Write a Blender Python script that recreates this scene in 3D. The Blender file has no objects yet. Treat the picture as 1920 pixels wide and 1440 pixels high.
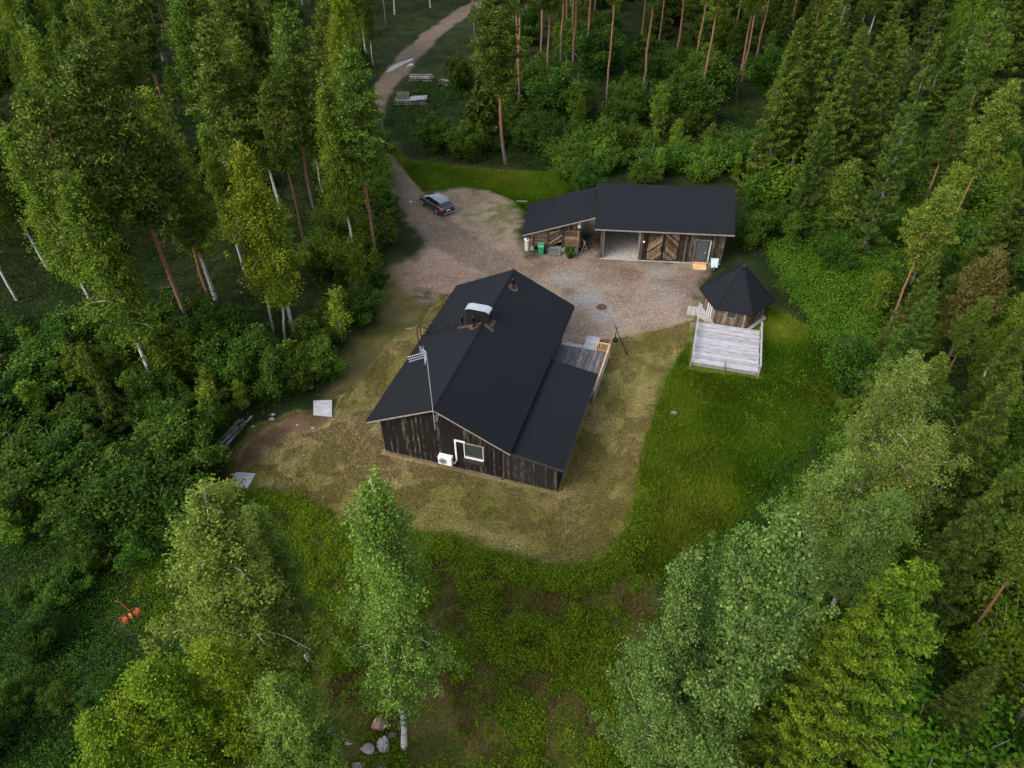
import bpy, math, random
import numpy as np
from mathutils import Matrix, Vector
S = bpy.context.scene
rng = np.random.default_rng(7); random.seed(7)
R = math.radians
# ------------------------------------------------------------------ camera, sky, sun, exposure
TH, RO, FL, CH = R(41.307), R(-0.808), 1326.01, 36.0
Fv = np.array([0, math.cos(TH), -math.sin(TH)]); _R = np.array([1., 0, 0]); _U = np.array([0, math.sin(TH), math.cos(TH)])
Rv = _R*math.cos(RO)+_U*math.sin(RO); Uv = -_R*math.sin(RO)+_U*math.cos(RO)
cd = bpy.data.cameras.new('camera'); cam = bpy.data.objects.new('camera', cd); S.collection.objects.link(cam)
cd.sensor_width = 36; cd.lens = 36*FL/1920; cd.clip_end = 4000; cd.clip_start = .5
M = Matrix.Identity(4)
for i in range(3): M[i][0], M[i][1], M[i][2] = Rv[i], Uv[i], -Fv[i]
M[2][3] = CH; cam.matrix_world = M; S.camera = cam
SUN_EL, SUN_AZ = R(40), R(235)      # azimuth clockwise from +y (north): light comes from behind-left
W = bpy.data.worlds.new('World'); S.world = W; W.use_nodes = True
nt = W.node_tree; bg = nt.nodes['Background']
sky = nt.nodes.new('ShaderNodeTexSky'); sky.sky_type = 'NISHITA'; sky.sun_disc = False
sky.sun_elevation = SUN_EL; sky.sun_rotation = SUN_AZ; sky.dust_density = 4; sky.air_density = 1.0; sky.ozone_density = 1.0
veil = nt.nodes.new('ShaderNodeHueSaturation'); veil.inputs['Saturation'].default_value = .5; nt.links.new(sky.outputs[0], veil.inputs['Color']); nt.links.new(veil.outputs[0], bg.inputs[0])   # thin overcast takes the blue out; bg.inputs[1].default_value = 0.055
sd = bpy.data.lights.new('sun', 'SUN'); sd.energy = 1.5; sd.angle = R(22); sd.color = (1, .94, .84)
so = bpy.data.objects.new('sun', sd); S.collection.objects.link(so)
dv = Vector((math.sin(SUN_AZ)*math.cos(SUN_EL), math.cos(SUN_AZ)*math.cos(SUN_EL), math.sin(SUN_EL)))
so.rotation_euler = dv.to_track_quat('Z', 'Y').to_euler(); so.location = dv*80
S.view_settings.view_transform = 'Standard'; S.view_settings.look = 'None'
S.view_settings.exposure = -1.05; S.view_settings.gamma = 1
S.render.engine = 'CYCLES'
S.cycles.max_bounces = 6; S.cycles.diffuse_bounces = 3; S.cycles.transmission_bounces = 4; S.cycles.transparent_max_bounces = 6

# ------------------------------------------------------------------ measuring helpers (where a thing of the photo stands in the world)
def G(u, v, z=0.):
    d = Fv+Rv*(u-960)/FL-Uv*(v-720)/FL; t = (z-CH)/d[2]; return np.array((d*t)[:2])
def proj(x, y, z):
    d = np.array([x, y, z-CH]); w = d@Fv
    return 960+FL*(d@Rv)/w, 720-FL*(d@Uv)/w
def projA(P):
    d = P-np.array([0, 0, CH]); w = d@Fv
    return np.stack([960+FL*(d@Rv)/w, 720-FL*(d@Uv)/w], -1)
def inpoly(P, poly):
    P = np.atleast_2d(P); x, y = P[:, 0], P[:, 1]; r = np.zeros(len(P), bool); n = len(poly)
    for i in range(n):
        x0, y0 = poly[i]; x1, y1 = poly[(i+1) % n]
        c = ((y0 > y) != (y1 > y)); r ^= c & (x < (x1-x0)*(y-y0)/((y1-y0) if y1 != y0 else 1e-9)+x0)
    return r
def sdist(P, poly):
    """signed distance (positive inside) to a polygon"""
    P = np.atleast_2d(P).astype(float); best = np.full(len(P), 1e9); n = len(poly)
    for i in range(n):
        a = np.array(poly[i], float); b = np.array(poly[(i+1) % n], float); ab = b-a
        t = np.clip(((P-a)@ab)/(ab@ab+1e-12), 0, 1); best = np.minimum(best, np.hypot(*((P-a-t[:, None]*ab).T)))
    return np.where(inpoly(P, poly), best, -best)
def sstep(a, b, x): t = np.clip((x-a)/(b-a), 0, 1); return t*t*(3-2*t)
class VN:
    def __init__(s, seed): s.g = np.random.default_rng(seed).random((256, 256))
    def __call__(s, x, y, sc):
        x = x/sc; y = y/sc; xi = np.floor(x).astype(int); yi = np.floor(y).astype(int); fx = x-xi; fy = y-yi
        fx = fx*fx*(3-2*fx); fy = fy*fy*(3-2*fy); g = s.g
        a = g[xi % 256, yi % 256]; b = g[(xi+1) % 256, yi % 256]; c = g[xi % 256, (yi+1) % 256]; d = g[(xi+1) % 256, (yi+1) % 256]
        return (a*(1-fx)+b*fx)*(1-fy)+(c*(1-fx)+d*fx)*fy
    def fbm(s, x, y, sc, o=4):
        r = 0; a = 1; t = 0
        for k in range(o): r = r+a*s(x+17*k, y+31*k, sc/2**k); t += a; a *= .55
        return r/t
vn, vn2, vn3 = VN(1), VN(2), VN(3)

# ------------------------------------------------------------------ object helpers
def link(o, parent=None):
    S.collection.objects.link(o)
    if parent is not None: o.parent = parent
    return o
def tag(o, label=None, cat=None, group=None, kind=None):
    if label: o['label'] = label
    if cat: o['category'] = cat
    if group: o['group'] = group
    if kind: o['kind'] = kind
    return o
def empty(name, x, y, z=0, rz=0, label=None, cat=None, group=None):
    o = bpy.data.objects.new(name, None); o.empty_display_size = .3; link(o)
    o.location = (x, y, z); o.rotation_euler = (0, 0, rz); return tag(o, label, cat, group)
def npmesh(name, V, nper, mat, tint=None, idx=None, smooth=False, col=None):
    """mesh from V (n*nper,3): n faces of nper own corners, or idx (n,nper) into V"""
    me = bpy.data.meshes.new(name); V = np.ascontiguousarray(V, np.float32)
    if idx is None: n = len(V)//nper; li = np.arange(n*nper, dtype=np.int32)
    else: n = len(idx); li = np.ascontiguousarray(idx, np.int32).ravel()
    me.vertices.add(len(V)); me.vertices.foreach_set('co', V.ravel())
    me.loops.add(n*nper); me.loops.foreach_set('vertex_index', li)
    me.polygons.add(n); me.polygons.foreach_set('loop_start', np.arange(0, n*nper, nper, dtype=np.int32))
    if smooth: me.polygons.foreach_set('use_smooth', np.ones(n, bool))
    if tint is not None: me.attributes.new('tint', 'FLOAT', 'FACE').data.foreach_set('value', np.ascontiguousarray(tint, np.float32))
    if col is not None: me.attributes.new('gcol', 'FLOAT_COLOR', 'POINT').data.foreach_set('color', np.ascontiguousarray(col, np.float32).ravel())
    me.update(calc_edges=True); me.materials.append(mat); return me
class MB:
    def __init__(s): s.v = []; s.f = []; s.t = []; s.sm = []
    def add(s, vs, fs, t=None, sm=False):
        b = len(s.v); s.v += [tuple(map(float, p)) for p in vs]; t = random.random() if t is None else t
        for f in fs: s.f.append([b+i for i in f]); s.t.append(t); s.sm.append(sm)
        return s
    def hexa(s, p, t=None):   # p: 4 bottom (ccw) + 4 top
        return s.add(p, [(3, 2, 1, 0), (4, 5, 6, 7), (0, 1, 5, 4), (1, 2, 6, 5), (2, 3, 7, 6), (3, 0, 4, 7)], t)
    def box(s, x0, x1, y0, y1, z0, z1, t=None):
        return s.hexa([(x0, y0, z0), (x1, y0, z0), (x1, y1, z0), (x0, y1, z0), (x0, y0, z1), (x1, y0, z1), (x1, y1, z1), (x0, y1, z1)], t)
    def beam(s, a, b, w, h, t=None, up=(0, 0, 1)):
        a, b = Vector(a), Vector(b); d = (b-a).normalized(); u = Vector(up)
        if abs(d.dot(u)) > .98: u = Vector((0, 1, 0))
        sx = d.cross(u).normalized()*w/2; sz = sx.cross(d).normalized()*h/2
        return s.hexa([a-sx-sz, a+sx-sz, b+sx-sz, b-sx-sz, a-sx+sz, a+sx+sz, b+sx+sz, b-sx+sz], t)
    def tube(s, pts, rad, n=8, t=None, caps=True, sm=True):
        pts = [Vector(p) for p in pts]; m = len(pts)
        if not hasattr(rad, '__len__'): rad = [rad]*m
        vs = []; u = None
        for i, p in enumerate(pts):
            d = (pts[min(i+1, m-1)]-pts[max(i-1, 0)]).normalized()
            if u is None: u = d.orthogonal().normalized()
            u = (u-d*u.dot(d)).normalized(); w = d.cross(u)
            for k in range(n):
                a = 2*math.pi*k/n; vs.append(p+(u*math.cos(a)+w*math.sin(a))*rad[i])
        fs = [(i*n+k, i*n+(k+1) % n, (i+1)*n+(k+1) % n, (i+1)*n+k) for i in range(m-1) for k in range(n)]
        t = random.random() if t is None else t
        s.add(vs, fs, t, sm); 
        if caps:
            s.add(vs[:n], [tuple(range(n))[::-1]], t); s.add(vs[-n:], [tuple(range(n))], t)
        return s
    def lathe(s, prof, cx=0, cy=0, n=24, t=None, sm=True):
        vs = [(cx+r*math.cos(2*math.pi*k/n), cy+r*math.sin(2*math.pi*k/n), z) for r, z in prof for k in range(n)]
        fs = [(i*n+k, i*n+(k+1) % n, (i+1)*n+(k+1) % n, (i+1)*n+k) for i in range(len(prof)-1) for k in range(n)]
        return s.add(vs, fs, t, sm)
    def prism(s, poly, z0, z1, t=None):
        n = len(poly); vs = [(x, y, z0) for x, y in poly]+[(x, y, z1) for x, y in poly]
        return s.add(vs, [tuple(range(n))[::-1], tuple(range(n, 2*n))]+[(i, (i+1) % n, n+(i+1) % n, n+i) for i in range(n)], t)
    def build(s, name, mat, parent=None, bevel=0):
        me = bpy.data.meshes.new(name); me.from_pydata(s.v, [], s.f); me.update()
        me.polygons.foreach_set('use_smooth', s.sm)
        me.attributes.new('tint', 'FLOAT', 'FACE').data.foreach_set('value', s.t)
        me.materials.append(mat); o = bpy.data.objects.new(name, me); link(o, parent)
        if bevel:
            b = o.modifiers.new('bevel', 'BEVEL'); b.width = bevel; b.segments = 2; b.limit_method = 'ANGLE'
        return o
def copy_tree(o, parent=None):
    c = o.copy(); link(c)
    if parent is not None: c.parent = parent
    for ch in list(o.children): copy_tree(ch, c)
    return c

# ------------------------------------------------------------------ materials
class MT:
    def __init__(s, name, rough=.8, spec=.3):
        s.m = bpy.data.materials.new(name); s.m.use_nodes = True; s.t = s.m.node_tree; s.n = s.t.nodes
        s.b = s.n['Principled BSDF']; s.b.inputs['Roughness'].default_value = rough
        s.b.inputs['Specular IOR Level'].default_value = spec
    def N(s, ty, **k):
        n = s.n.new('ShaderNode'+ty)
        for a, b in k.items(): setattr(n, a, b)
        return n
    def L(s, a, b): s.t.links.new(a, b)
    def coord(s, scale=(1, 1, 1), out='Object'):
        c = s.N('TexCoord'); m = s.N('Mapping'); m.inputs['Scale'].default_value = scale; s.L(c.outputs[out], m.inputs[0]); return m.outputs[0]
    def noise(s, vec, sc, det=4, rough=.6, dist=0):
        n = s.N('TexNoise'); n.inputs['Scale'].default_value = sc; n.inputs['Detail'].default_value = det
        n.inputs['Roughness'].default_value = rough; n.inputs['Distortion'].default_value = dist; s.L(vec, n.inputs['Vector']); return n.outputs['Fac']
    def ramp(s, fac, stops):
        r = s.N('ValToRGB'); e = r.color_ramp.elements
        while len(e) < len(stops): e.new(.5)
        for x, (p, c) in zip(e, stops): x.position = p; x.color = (*c, 1) if hasattr(c, '__len__') else (c, c, c, 1)
        s.L(fac, r.inputs[0]); return r.outputs[0]
    def mix(s, fac, a, b, mode='MIX'):
        n = s.N('Mix', data_type='RGBA', blend_type=mode)
        for i, v in ((0, fac), (6, a), (7, b)):
            if hasattr(v, 'is_output'): s.L(v, n.inputs[i])
            else: n.inputs[i].default_value = v if i == 0 else (*v, 1)
        return n.outputs[2]
    def attr(s, name='tint', out='Fac'):
        a = s.N('Attribute', attribute_name=name); return a.outputs[out]
    def math(s, op, a, b=0.):
        n = s.N('Math', operation=op)
        for i, v in ((0, a), (1, b)):
            if hasattr(v, 'is_output'): s.L(v, n.inputs[i])
            else: n.inputs[i].default_value = v
        return n.outputs[0]
    def bump(s, h, st=.5, d=.02):
        b = s.N('Bump'); b.inputs['Strength'].default_value = st; b.inputs['Distance'].default_value = d; s.L(h, b.inputs['Height']); s.L(b.outputs[0], s.b.inputs['Normal'])
    def col(s, c):
        if hasattr(c, 'is_output'): s.L(c, s.b.inputs['Base Color'])
        else: s.b.inputs['Base Color'].default_value = (*c, 1)
        return s
def plain(name, c, rough=.6, spec=.4, metal=0, var=.25):
    t = MT(name, rough, spec); v = t.coord(); n = t.noise(v, 3, 5)
    t.col(t.ramp(n, [(.3, tuple(x*(1-var) for x in c)), (.7, tuple(min(1, x*(1+var)) for x in c))])); t.b.inputs['Metallic'].default_value = metal; return t.m
def wood(name, dark, mid, light, axis='z', contrast=.5, rough=.85):
    t = MT(name, rough, .2); sc = {'x': (1.2, 26, 26), 'y': (26, 1.2, 26), 'z': (26, 26, 1.2)}[axis]
    v = t.coord(sc); n = t.noise(v, 1, 6, .65); big = t.noise(t.coord(tuple(x/9 if x > 5 else x*.7 for x in sc)), 2.2, 3)
    tn = t.attr(); f = t.math('ADD', t.math('MULTIPLY', n, .55), t.math('MULTIPLY', tn, contrast)); f = t.math('ADD', f, t.math('MULTIPLY', t.math('SUBTRACT', big, .5), .9))
    t.col(t.ramp(f, [(.2, dark), (.55, mid), (.88, light)])); t.bump(n, .4, .01); return t.m
def roofmat(name, c1, c2, stain=None):
    t = MT(name, .85, .18); v = t.coord(); n = t.noise(v, 60, 3, .7); n2 = t.noise(v, .5, 4); n3 = t.noise(v, 5, 4)
    c = t.mix(n2, c1, c2); c = t.mix(t.math('MULTIPLY', n, .4), c, tuple(min(1, x*2.) for x in c2)); c = t.mix(t.math('MULTIPLY', n3, .35), c, tuple(x*.5 for x in c1))
    br = t.N('TexBrick'); br.inputs['Scale'].default_value = 1; br.inputs['Brick Width'].default_value = .33; br.inputs['Row Height'].default_value = .14
    br.inputs['Mortar Size'].default_value = .012; br.inputs['Color1'].default_value = (.42, .42, .42, 1); br.inputs['Color2'].default_value = (.62, .62, .62, 1); br.inputs['Mortar'].default_value = (.1, .1, .1, 1)
    t.L(t.coord(out='Object'), br.inputs['Vector'])
    c = t.mix(.5, c, br.outputs['Color'], 'OVERLAY'); t.col(c); t.bump(t.math('ADD', n, br.outputs['Fac']), .35, .006); return t.m
def leafmat(name, c1, c2, c3, transl=.3, bri=.35, rough=.55):
    """c1..c3 run over the leaf tint; every tree also gets its own shift"""
    t = MT(name, .7, .07); tn = t.attr(); oi = t.N('ObjectInfo')
    c = t.ramp(tn, [(0., c1), (.55, c2), (1., c3)])
    hs = t.N('HueSaturation'); t.L(c, hs.inputs['Color'])
    r2 = t.math('FRACT', t.math('MULTIPLY', oi.outputs['Random'], 7.31))
    t.L(t.math('ADD', t.math('MULTIPLY', oi.outputs['Random'], .035), .475), hs.inputs['Hue'])
    t.L(t.math('ADD', t.math('MULTIPLY', r2, bri*2), 1-bri), hs.inputs['Value']); hs.inputs['Saturation'].default_value = 1.0
    t.col(hs.outputs[0]); tr = t.N('BsdfTranslucent'); t.L(hs.outputs[0], tr.inputs[0]); mx = t.N('MixShader'); mx.inputs[0].default_value = transl
    t.L(t.b.outputs[0], mx.inputs[1]); t.L(tr.outputs[0], mx.inputs[2]); t.L(mx.outputs[0], t.n['Material Output'].inputs[0]); return t.m

m_roof = roofmat('bitumen_shingle', (.0029, .0040, .0062), (.0043, .0058, .0085))
m_clad = wood('tarred_boards', (.003, .0026, .0022), (.007, .0055, .004), (.125, .098, .066), 'z', .33)
m_aclad = wood('greying_boards', (.006, .005, .0045), (.016, .014, .012), (.09, .078, .063), 'z', .4)
m_gclad = wood('weathered_boards', (.008, .006, .005), (.028, .022, .018), (.15, .112, .078), 'z', .48)
m_log = wood('log_wood', (.035, .022, .015), (.11, .07, .045), (.24, .16, .11), 'x', .4)
m_logend = wood('log_ends', (.06, .035, .02), (.16, .09, .05), (.3, .2, .13), 'z', .4)
m_chev = wood('chevron_boards', (.012, .009, .007), (.055, .037, .024), (.24, .155, .09), 'z', .6)
m_grey = wood('grey_deck_boards', (.18, .18, .19), (.31, .312, .327), (.43, .435, .46), 'x', .3)
m_grey2 = wood('ribbed_deck_boards', (.06, .058, .06), (.13, .125, .13), (.24, .235, .25), 'y', .35)
m_newwood = wood('fresh_timber', (.33, .2, .1), (.55, .36, .19), (.7, .5, .3), 'x', .3)
m_oldwood = wood('old_grey_timber', (.075, .073, .068), (.16, .155, .145), (.30, .29, .28), 'y', .4)
m_trim = plain('dark_trim', (.02, .019, .018)); m_trimg = plain('grey_trim', (.16, .13, .11))
m_black = plain('black_metal', (.004, .004, .0045), .6, .25); m_zinc = plain('galvanised_sheet', (.36, .40, .42), .38, .5, .6, .12)
m_white = plain('white_paint', (.5, .51, .49), .5, .4, 0, .06); m_conc = plain('concrete', (.26, .25, .23), .9, .2)
m_stone = plain('granite', (.2, .19, .18), .9, .2, 0, .45); m_found = plain('foundation_render', (.09, .06, .05), .9, .2, 0, .4); m_rstone = plain('reddish_stone', (.22, .14, .11), .9, .2, 0, .3)
m_copper = plain('rusty_flashing', (.055, .036, .026), .8, .2, 0, .5); m_green = plain('green_plastic', (.015, .16, .07), .45, .5, 0, .12)
m_alu = plain('aluminium', (.40, .42, .44), .35, .5, .5, .1); m_glass = plain('window_glass', (.025, .03, .028), .08, .6, 0, .1)
m_darkgrey = plain('grey_door_paint', (.05, .052, .054), .6, .3, 0, .1); m_rubber = plain('rubber', (.012, .012, .012), .8, .2)
m_orange = plain('orange_paint', (.36, .065, .010), .6, .4, 0, .35); m_redp = plain('faded_red_paint', (.27, .035, .016), .6, .3, 0, .35)
m_yel = plain('yellow_orange_paint', (.38, .14, .015), .6, .3, 0, .3); m_soil = plain('planter_soil', (.02, .015, .01))
m_lampy = plain('lamp_glass', (.8, .7, .45), .4, .4, 0, .05); m_iron = plain('rusted_iron', (.07, .035, .025), .85, .2, 0, .4)
m_paver = MT('paver_tiles', .9, .2)
_c = m_paver; _n = _c.noise(_c.coord(), 30, 4); _c.col(_c.ramp(_c.math('ADD', _c.math('MULTIPLY', _n, .5), _c.math('MULTIPLY', _c.attr(), .5)), [(.2, (.12, .095, .075)), (.8, (.27, .22, .17))])); m_paver = m_paver.m

# bark
def barkmat(name, cols, birch=False, pine=False):
    t = MT(name, .9, .15); v = t.coord((1, 1, .35)); n = t.noise(v, 14, 5, .7)
    c = t.ramp(n, cols)
    if birch:
        w = t.noise(t.coord((3, 3, 9)), 1.6, 3); c = t.mix(t.ramp(w, [(.56, 0), (.66, 1)]), c, (.03, .028, .026))
    if pine:
        sx = t.N('SeparateXYZ'); tc = t.N('TexCoord'); t.L(tc.outputs['Object'], sx.inputs[0])
        f = t.math('ADD', t.math('MULTIPLY', sx.outputs[2], .12), t.math('MULTIPLY', n, .35)); lo = t.ramp(n, [(.3, (.05, .04, .035)), (.7, (.13, .105, .09))])
        c = t.mix(t.ramp(f, [(.4, 0), (.9, 1)]), lo, c)
    t.col(c); t.bump(n, .5, .02); return t.m
bk_birch = barkmat('birch_bark', [(.3, (.27, .26, .24)), (.7, (.45, .44, .41))], birch=True)
bk_pine = barkmat('pine_bark', [(.3, (.10, .052, .030)), (.7, (.22, .11, .06))], pine=True)
bk_spruce = barkmat('spruce_bark', [(.3, (.05, .04, .032)), (.7, (.14, .12, .10))])
bk_aspen = barkmat('aspen_bark', [(.3, (.16, .15, .12)), (.7, (.32, .30, .25))])
trk_c = [G(u, v) for u, v in [(748, 350), (800, 412), (850, 452), (930, 498), (1020, 512), (1120, 505), (1165, 490)]]
bk_dead = barkmat('dead_wood', [(.3, (.11, .10, .09)), (.7, (.24, .22, .2))])
lf_birch = leafmat('birch_leaves', (.024, .056, .004), (.058, .110, .008), (.14, .19, .018), .22)
lf_pale = leafmat('pale_birch_leaves', (.036, .076, .008), (.085, .150, .020), (.18, .25, .045), .25, .1)
lf_birchy = leafmat('yellow_birch_leaves', (.045, .085, .004), (.10, .16, .008), (.22, .27, .02), .3, .12)
lf_aspen = leafmat('aspen_leaves', (.024, .064, .010), (.055, .115, .023), (.13, .20, .05), .22, .08)
lf_pine = leafmat('pine_needles', (.022, .044, .004), (.060, .100, .012), (.135, .185, .032), .1, .25)
lf_spruce = leafmat('spruce_needles', (.012, .028, .004), (.032, .062, .007), (.08, .115, .014), .1, .3)
lf_sprucey = leafmat('bright_spruce_needles', (.018, .042, .003), (.050, .088, .005), (.13, .165, .012), .12, .05)
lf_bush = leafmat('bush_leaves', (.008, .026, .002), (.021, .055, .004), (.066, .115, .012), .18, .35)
lf_rust = leafmat('browning_needles', (.035, .045, .010), (.085, .075, .020), (.17, .115, .035), .15, .1)
lf_under = leafmat('undergrowth_leaves', (.018, .052, .002), (.056, .11, .004), (.15, .205, .010), .3, .0)
lf_grass = leafmat('grass_blades', (.024, .066, .002), (.066, .118, .004), (.17, .19, .018), .3, .0)
lf_bright = leafmat('bright_bush_leaves', (.018, .055, .002), (.046, .105, .006), (.11, .175, .012), .25, .25)
lf_floor_shade = leafmat('shade_darkened_floor_leaves', (.005, .017, .001), (.011, .034, .002), (.035, .07, .006), .15, .0)  # darkened green puts the shade between the trees into the leaf colour
lf_silver = leafmat('silvery_birch_leaves', (.038, .076, .009), (.088, .146, .024), (.185, .235, .055), .25, .08)
lf_dry = leafmat('dry_grass_blades', (.09, .07, .022), (.15, .12, .04), (.24, .2, .09), .25, .0)

# ------------------------------------------------------------------ ground: regions traced on the ground plane
def W2(px): return [tuple(G(u, v)) for u, v in px]
yard = W2([(752, 338), (790, 362), (862, 352), (915, 358), (962, 378), (985, 400), (975, 440), (975, 470), (1000, 478), (1085, 470), (1100, 440), (1100, 405), (1135, 405), (1135, 478), (1352, 497), (1335, 512), (1306, 530), (1302, 600), (1240, 618), (1160, 634), (1100, 640), (1050, 620), (960, 600), (870, 545), (830, 552), (800, 535), (780, 510), (790, 486), (800, 450), (775, 405), (748, 360)])
road_c = [G(u, v) for u, v in [(948, -30), (905, 2), (868, 22), (815, 62), (765, 108), (728, 152), (700, 190), (690, 240), (705, 290), (745, 345), (800, 410), (850, 450), (930, 500)]]
lawn = W2([(830, 545), (800, 600), (740, 640), (690, 700), (640, 750), (622, 790), (560, 770), (480, 800), (432, 850), (432, 900), (480, 915), (560, 930), (620, 962), (665, 992), (740, 1000), (830, 1002), (905, 1030), (960, 1045), (1010, 1062), (1080, 1066), (1130, 1052), (1168, 1005), (1190, 930), (1200, 860), (1228, 770), (1250, 705), (1290, 640), (1306, 600), (1306, 580), (1200, 600), (1120, 560), (1000, 520)])
mud = W2([(440, 860), (455, 835), (500, 800), (560, 775), (625, 782), (622, 800), (590, 812), (540, 822), (480, 870), (450, 890)])
meadow = W2([(1306, 600), (1250, 705), (1228, 770), (1200, 860), (1190, 930), (1168, 1005), (1130, 1052), (1250, 1100), (1420, 950), (1560, 800), (1560, 640), (1470, 590), (1400, 560)])
heath = W2([(480, 915), (665, 992), (830, 1002), (1010, 1062), (1130, 1052), (1230, 1100), (1250, 1480), (380, 1480), (480, 1200), (250, 1180), (200, 1050), (330, 960)])
backgrass = W2([(700, 230), (760, 300), (900, 320), (1060, 325), (1100, 345), (990, 400), (860, 350), (790, 362), (745, 335), (700, 300)])
trackmud = W2([(740, 500), (760, 478), (800, 480), (880, 500), (900, 540), (860, 566), (800, 572), (757, 545)])
def road_d(P):
    best = np.full(len(P), 1e9)
    for a, b in zip(road_c[:-1], road_c[1:]):
        ab = b-a; t = np.clip(((P-a)@ab)/(ab@ab), 0, 1); best = np.minimum(best, np.hypot(*((P-a-t[:, None]*ab).T)))
    return best
clear_w = W2([(700, 210), (900, 60), (940, -10), (880, -10), (690, 170), (735, 335), (720, 480), (600, 740), (400, 830), (420, 950), (520, 980), (560, 1200), (560, 1480), (1260, 1480), (1240, 1100), (1430, 960), (1540, 780), (1530, 620), (1480, 560), (1420, 480), (1400, 330), (1060, 320), (780, 290), (735, 240)])
def height(x, y):
    P = np.stack([x, y], -1); flat = sstep(-6, 0, np.maximum(sdist(P, clear_w), 2.6-road_d(P)))
    hm = vn.fbm(x, y, 9, 4)-.5; sm = vn2.fbm(x, y, 1.6, 3)-.5
    fl2 = sstep(-2.5, .5, np.maximum(np.maximum(sdist(P, lawn), sdist(P, yard)), 2.4-road_d(P)))
    return (1-flat)*hm*1.3*(1-fl2)+(1-fl2)*sm*.25
def axis(lo, hi, st, far):
    a = list(np.arange(lo, hi+1e-6, st)); s = st; x = a[-1]
    while x < far: s *= 1.16; x += s; a.append(x)
    s = st; x = a[0]; b = []
    while x > -far: s *= 1.16; x -= s; b.append(x)
    return np.array(b[::-1]+a)
strip_w = W2([(640, 560), (740, 495), (805, 575), (740, 650), (690, 700), (630, 745)])
gxs = axis(-34, 36, .3, 1500); _g = axis(8, 96, .3, 1500); gys = np.concatenate([_g[_g < 96.1], np.arange(96.5, 180, .45), [181, 183, 186, 192, 200, 215, 240, 280, 350, 500, 800, 1500]])
gx, gy = np.meshgrid(gxs, gys); gx = gx.ravel(); gy = gy.ravel(); P = np.stack([gx, gy], -1)
jx = gx+(vn.fbm(gx, gy, 2.2, 4)-.5)*2.2; jy = gy+(vn2.fbm(gx, gy, 2.2, 4)-.5)*2.2; PJ = np.stack([jx, jy], -1)
gz = height(gx, gy)
d_y, d_l, d_m, d_me, d_h, d_b, d_t = [sdist(PJ, q) for q in (yard, lawn, mud, meadow, heath, backgrass, trackmud)]
d_s = sdist(PJ, strip_w); d_lt = sdist(np.stack([gx+(jx-gx)*.35, gy+(jy-gy)*.35], -1), lawn)+(vn3.fbm(gx, gy, .7, 2)-.5)*.9
d_r = 2.0-road_d(P)-(vn3.fbm(gx, gy, 3, 3)-.5)*1.4
n1, n2, n3, n4 = vn.fbm(gx, gy, 5, 5), vn2.fbm(gx, gy, 2, 4), vn3.fbm(gx, gy, .9, 3), vn.fbm(gx+50, gy, 12, 3)
def C(a, b, t): return np.array(a)*(1-t[:, None])+np.array(b)*t[:, None]
def over(base, col, m): return base*(1-m[:, None])+col*m[:, None]
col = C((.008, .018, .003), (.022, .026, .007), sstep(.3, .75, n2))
hcol = C((.046, .058, .006), (.090, .068, .024), sstep(.42, .66, n1)); hcol = over(hcol, C((.020, .036, .003), (.045, .060, .006), n3), sstep(.45, .6, n2)*.6); hcol = over(hcol, C((.10, .078, .045), (.15, .115, .07), n3), sstep(.56, .68, n4*.5+n3*.5)*.6)
col = over(col, hcol, sstep(-1.2, 1.2, d_h))
mcol = C((.026, .064, .002), (.066, .094, .005), sstep(.3, .7, n1)); mcol = over(mcol, C((.07, .06, .02), (.1, .075, .03), n3), sstep(.66, .8, n2)*.5)
col = over(col, mcol, sstep(-1.5, 1.2, d_me)); col = over(col, over(mcol*.9, C((.10, .085, .03), (.14, .11, .05), n3), sstep(.5, .65, n1)*.7), sstep(-1, 1, d_b))
lcol = C((.108, .100, .024), (.185, .158, .062), sstep(.3, .7, n2)); lcol = over(lcol, C((.06, .078, .012), (.085, .095, .018), n3), sstep(.48, .7, n1)*.55)
lcol = over(lcol, C((.19, .145, .09), (.23, .17, .11), n3), sstep(.56, .75, n4)*.5)
# mown wheel stripes run round the house
hx0, hy0, ha = -4.945, 32.06, -.315
lx = (gx-hx0)*math.cos(ha)+(gy-hy0)*math.sin(ha); ly = -(gx-hx0)*math.sin(ha)+(gy-hy0)*math.cos(ha)
rr = np.hypot(np.maximum(np.abs(lx-1.6)-5.5, 0), np.maximum(np.abs(ly-8)-7.5, 0))+(n1-.5)*.6
stripe = .5+.5*np.sin(rr*2*math.pi/1.05); lcol = over(lcol, lcol*np.array([1.25, 1.2, 1.1]), sstep(.4, .9, stripe)*.9)
col = over(col, C((.05, .058, .012), (.095, .082, .03), sstep(.35, .6, n2)), sstep(-1.2, 1, d_s)*.85)
col = over(col, lcol, sstep(-.35, .35, d_lt))
inhouse = np.hypot(np.maximum(np.abs(lx-1.9)-6.1, 0), np.maximum(np.abs(ly-8.4)-7.9, 0)); band = sstep(1.5, .2, inhouse+(n2-.5)*1.2)*sstep(1.5, -2, ly)
col = over(col, C((.15, .10, .07), (.2, .14, .1), n3), band*.85)
col = over(col, C((.045, .028, .017), (.10, .06, .04), sstep(.3, .7, n3)), sstep(-.8, .5, d_m)*.9)
gcol = C((.152, .114, .082), (.205, .160, .122), sstep(.3, .7, n2)); gcol = over(gcol, C((.105, .067, .05), (.14, .098, .074), n3), sstep(.55, .75, n1)*.8)
def blob(u, v, r, p=1): q = G(u, v); return sstep(r, 0, np.hypot(gx-q[0], gy-q[1])+(n3-.5)*r*.9)*p
grey = np.maximum.reduce([blob(1100, 560, 2.6), blob(1060, 520, 2.6), blob(1140, 590, 2.2), blob(1240, 510, 2.2, .7), blob(1250, 545, 2.5, .5)])
gcol = over(gcol, C((.16, .17, .172), (.25, .255, .255), n3), grey*.8)
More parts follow.
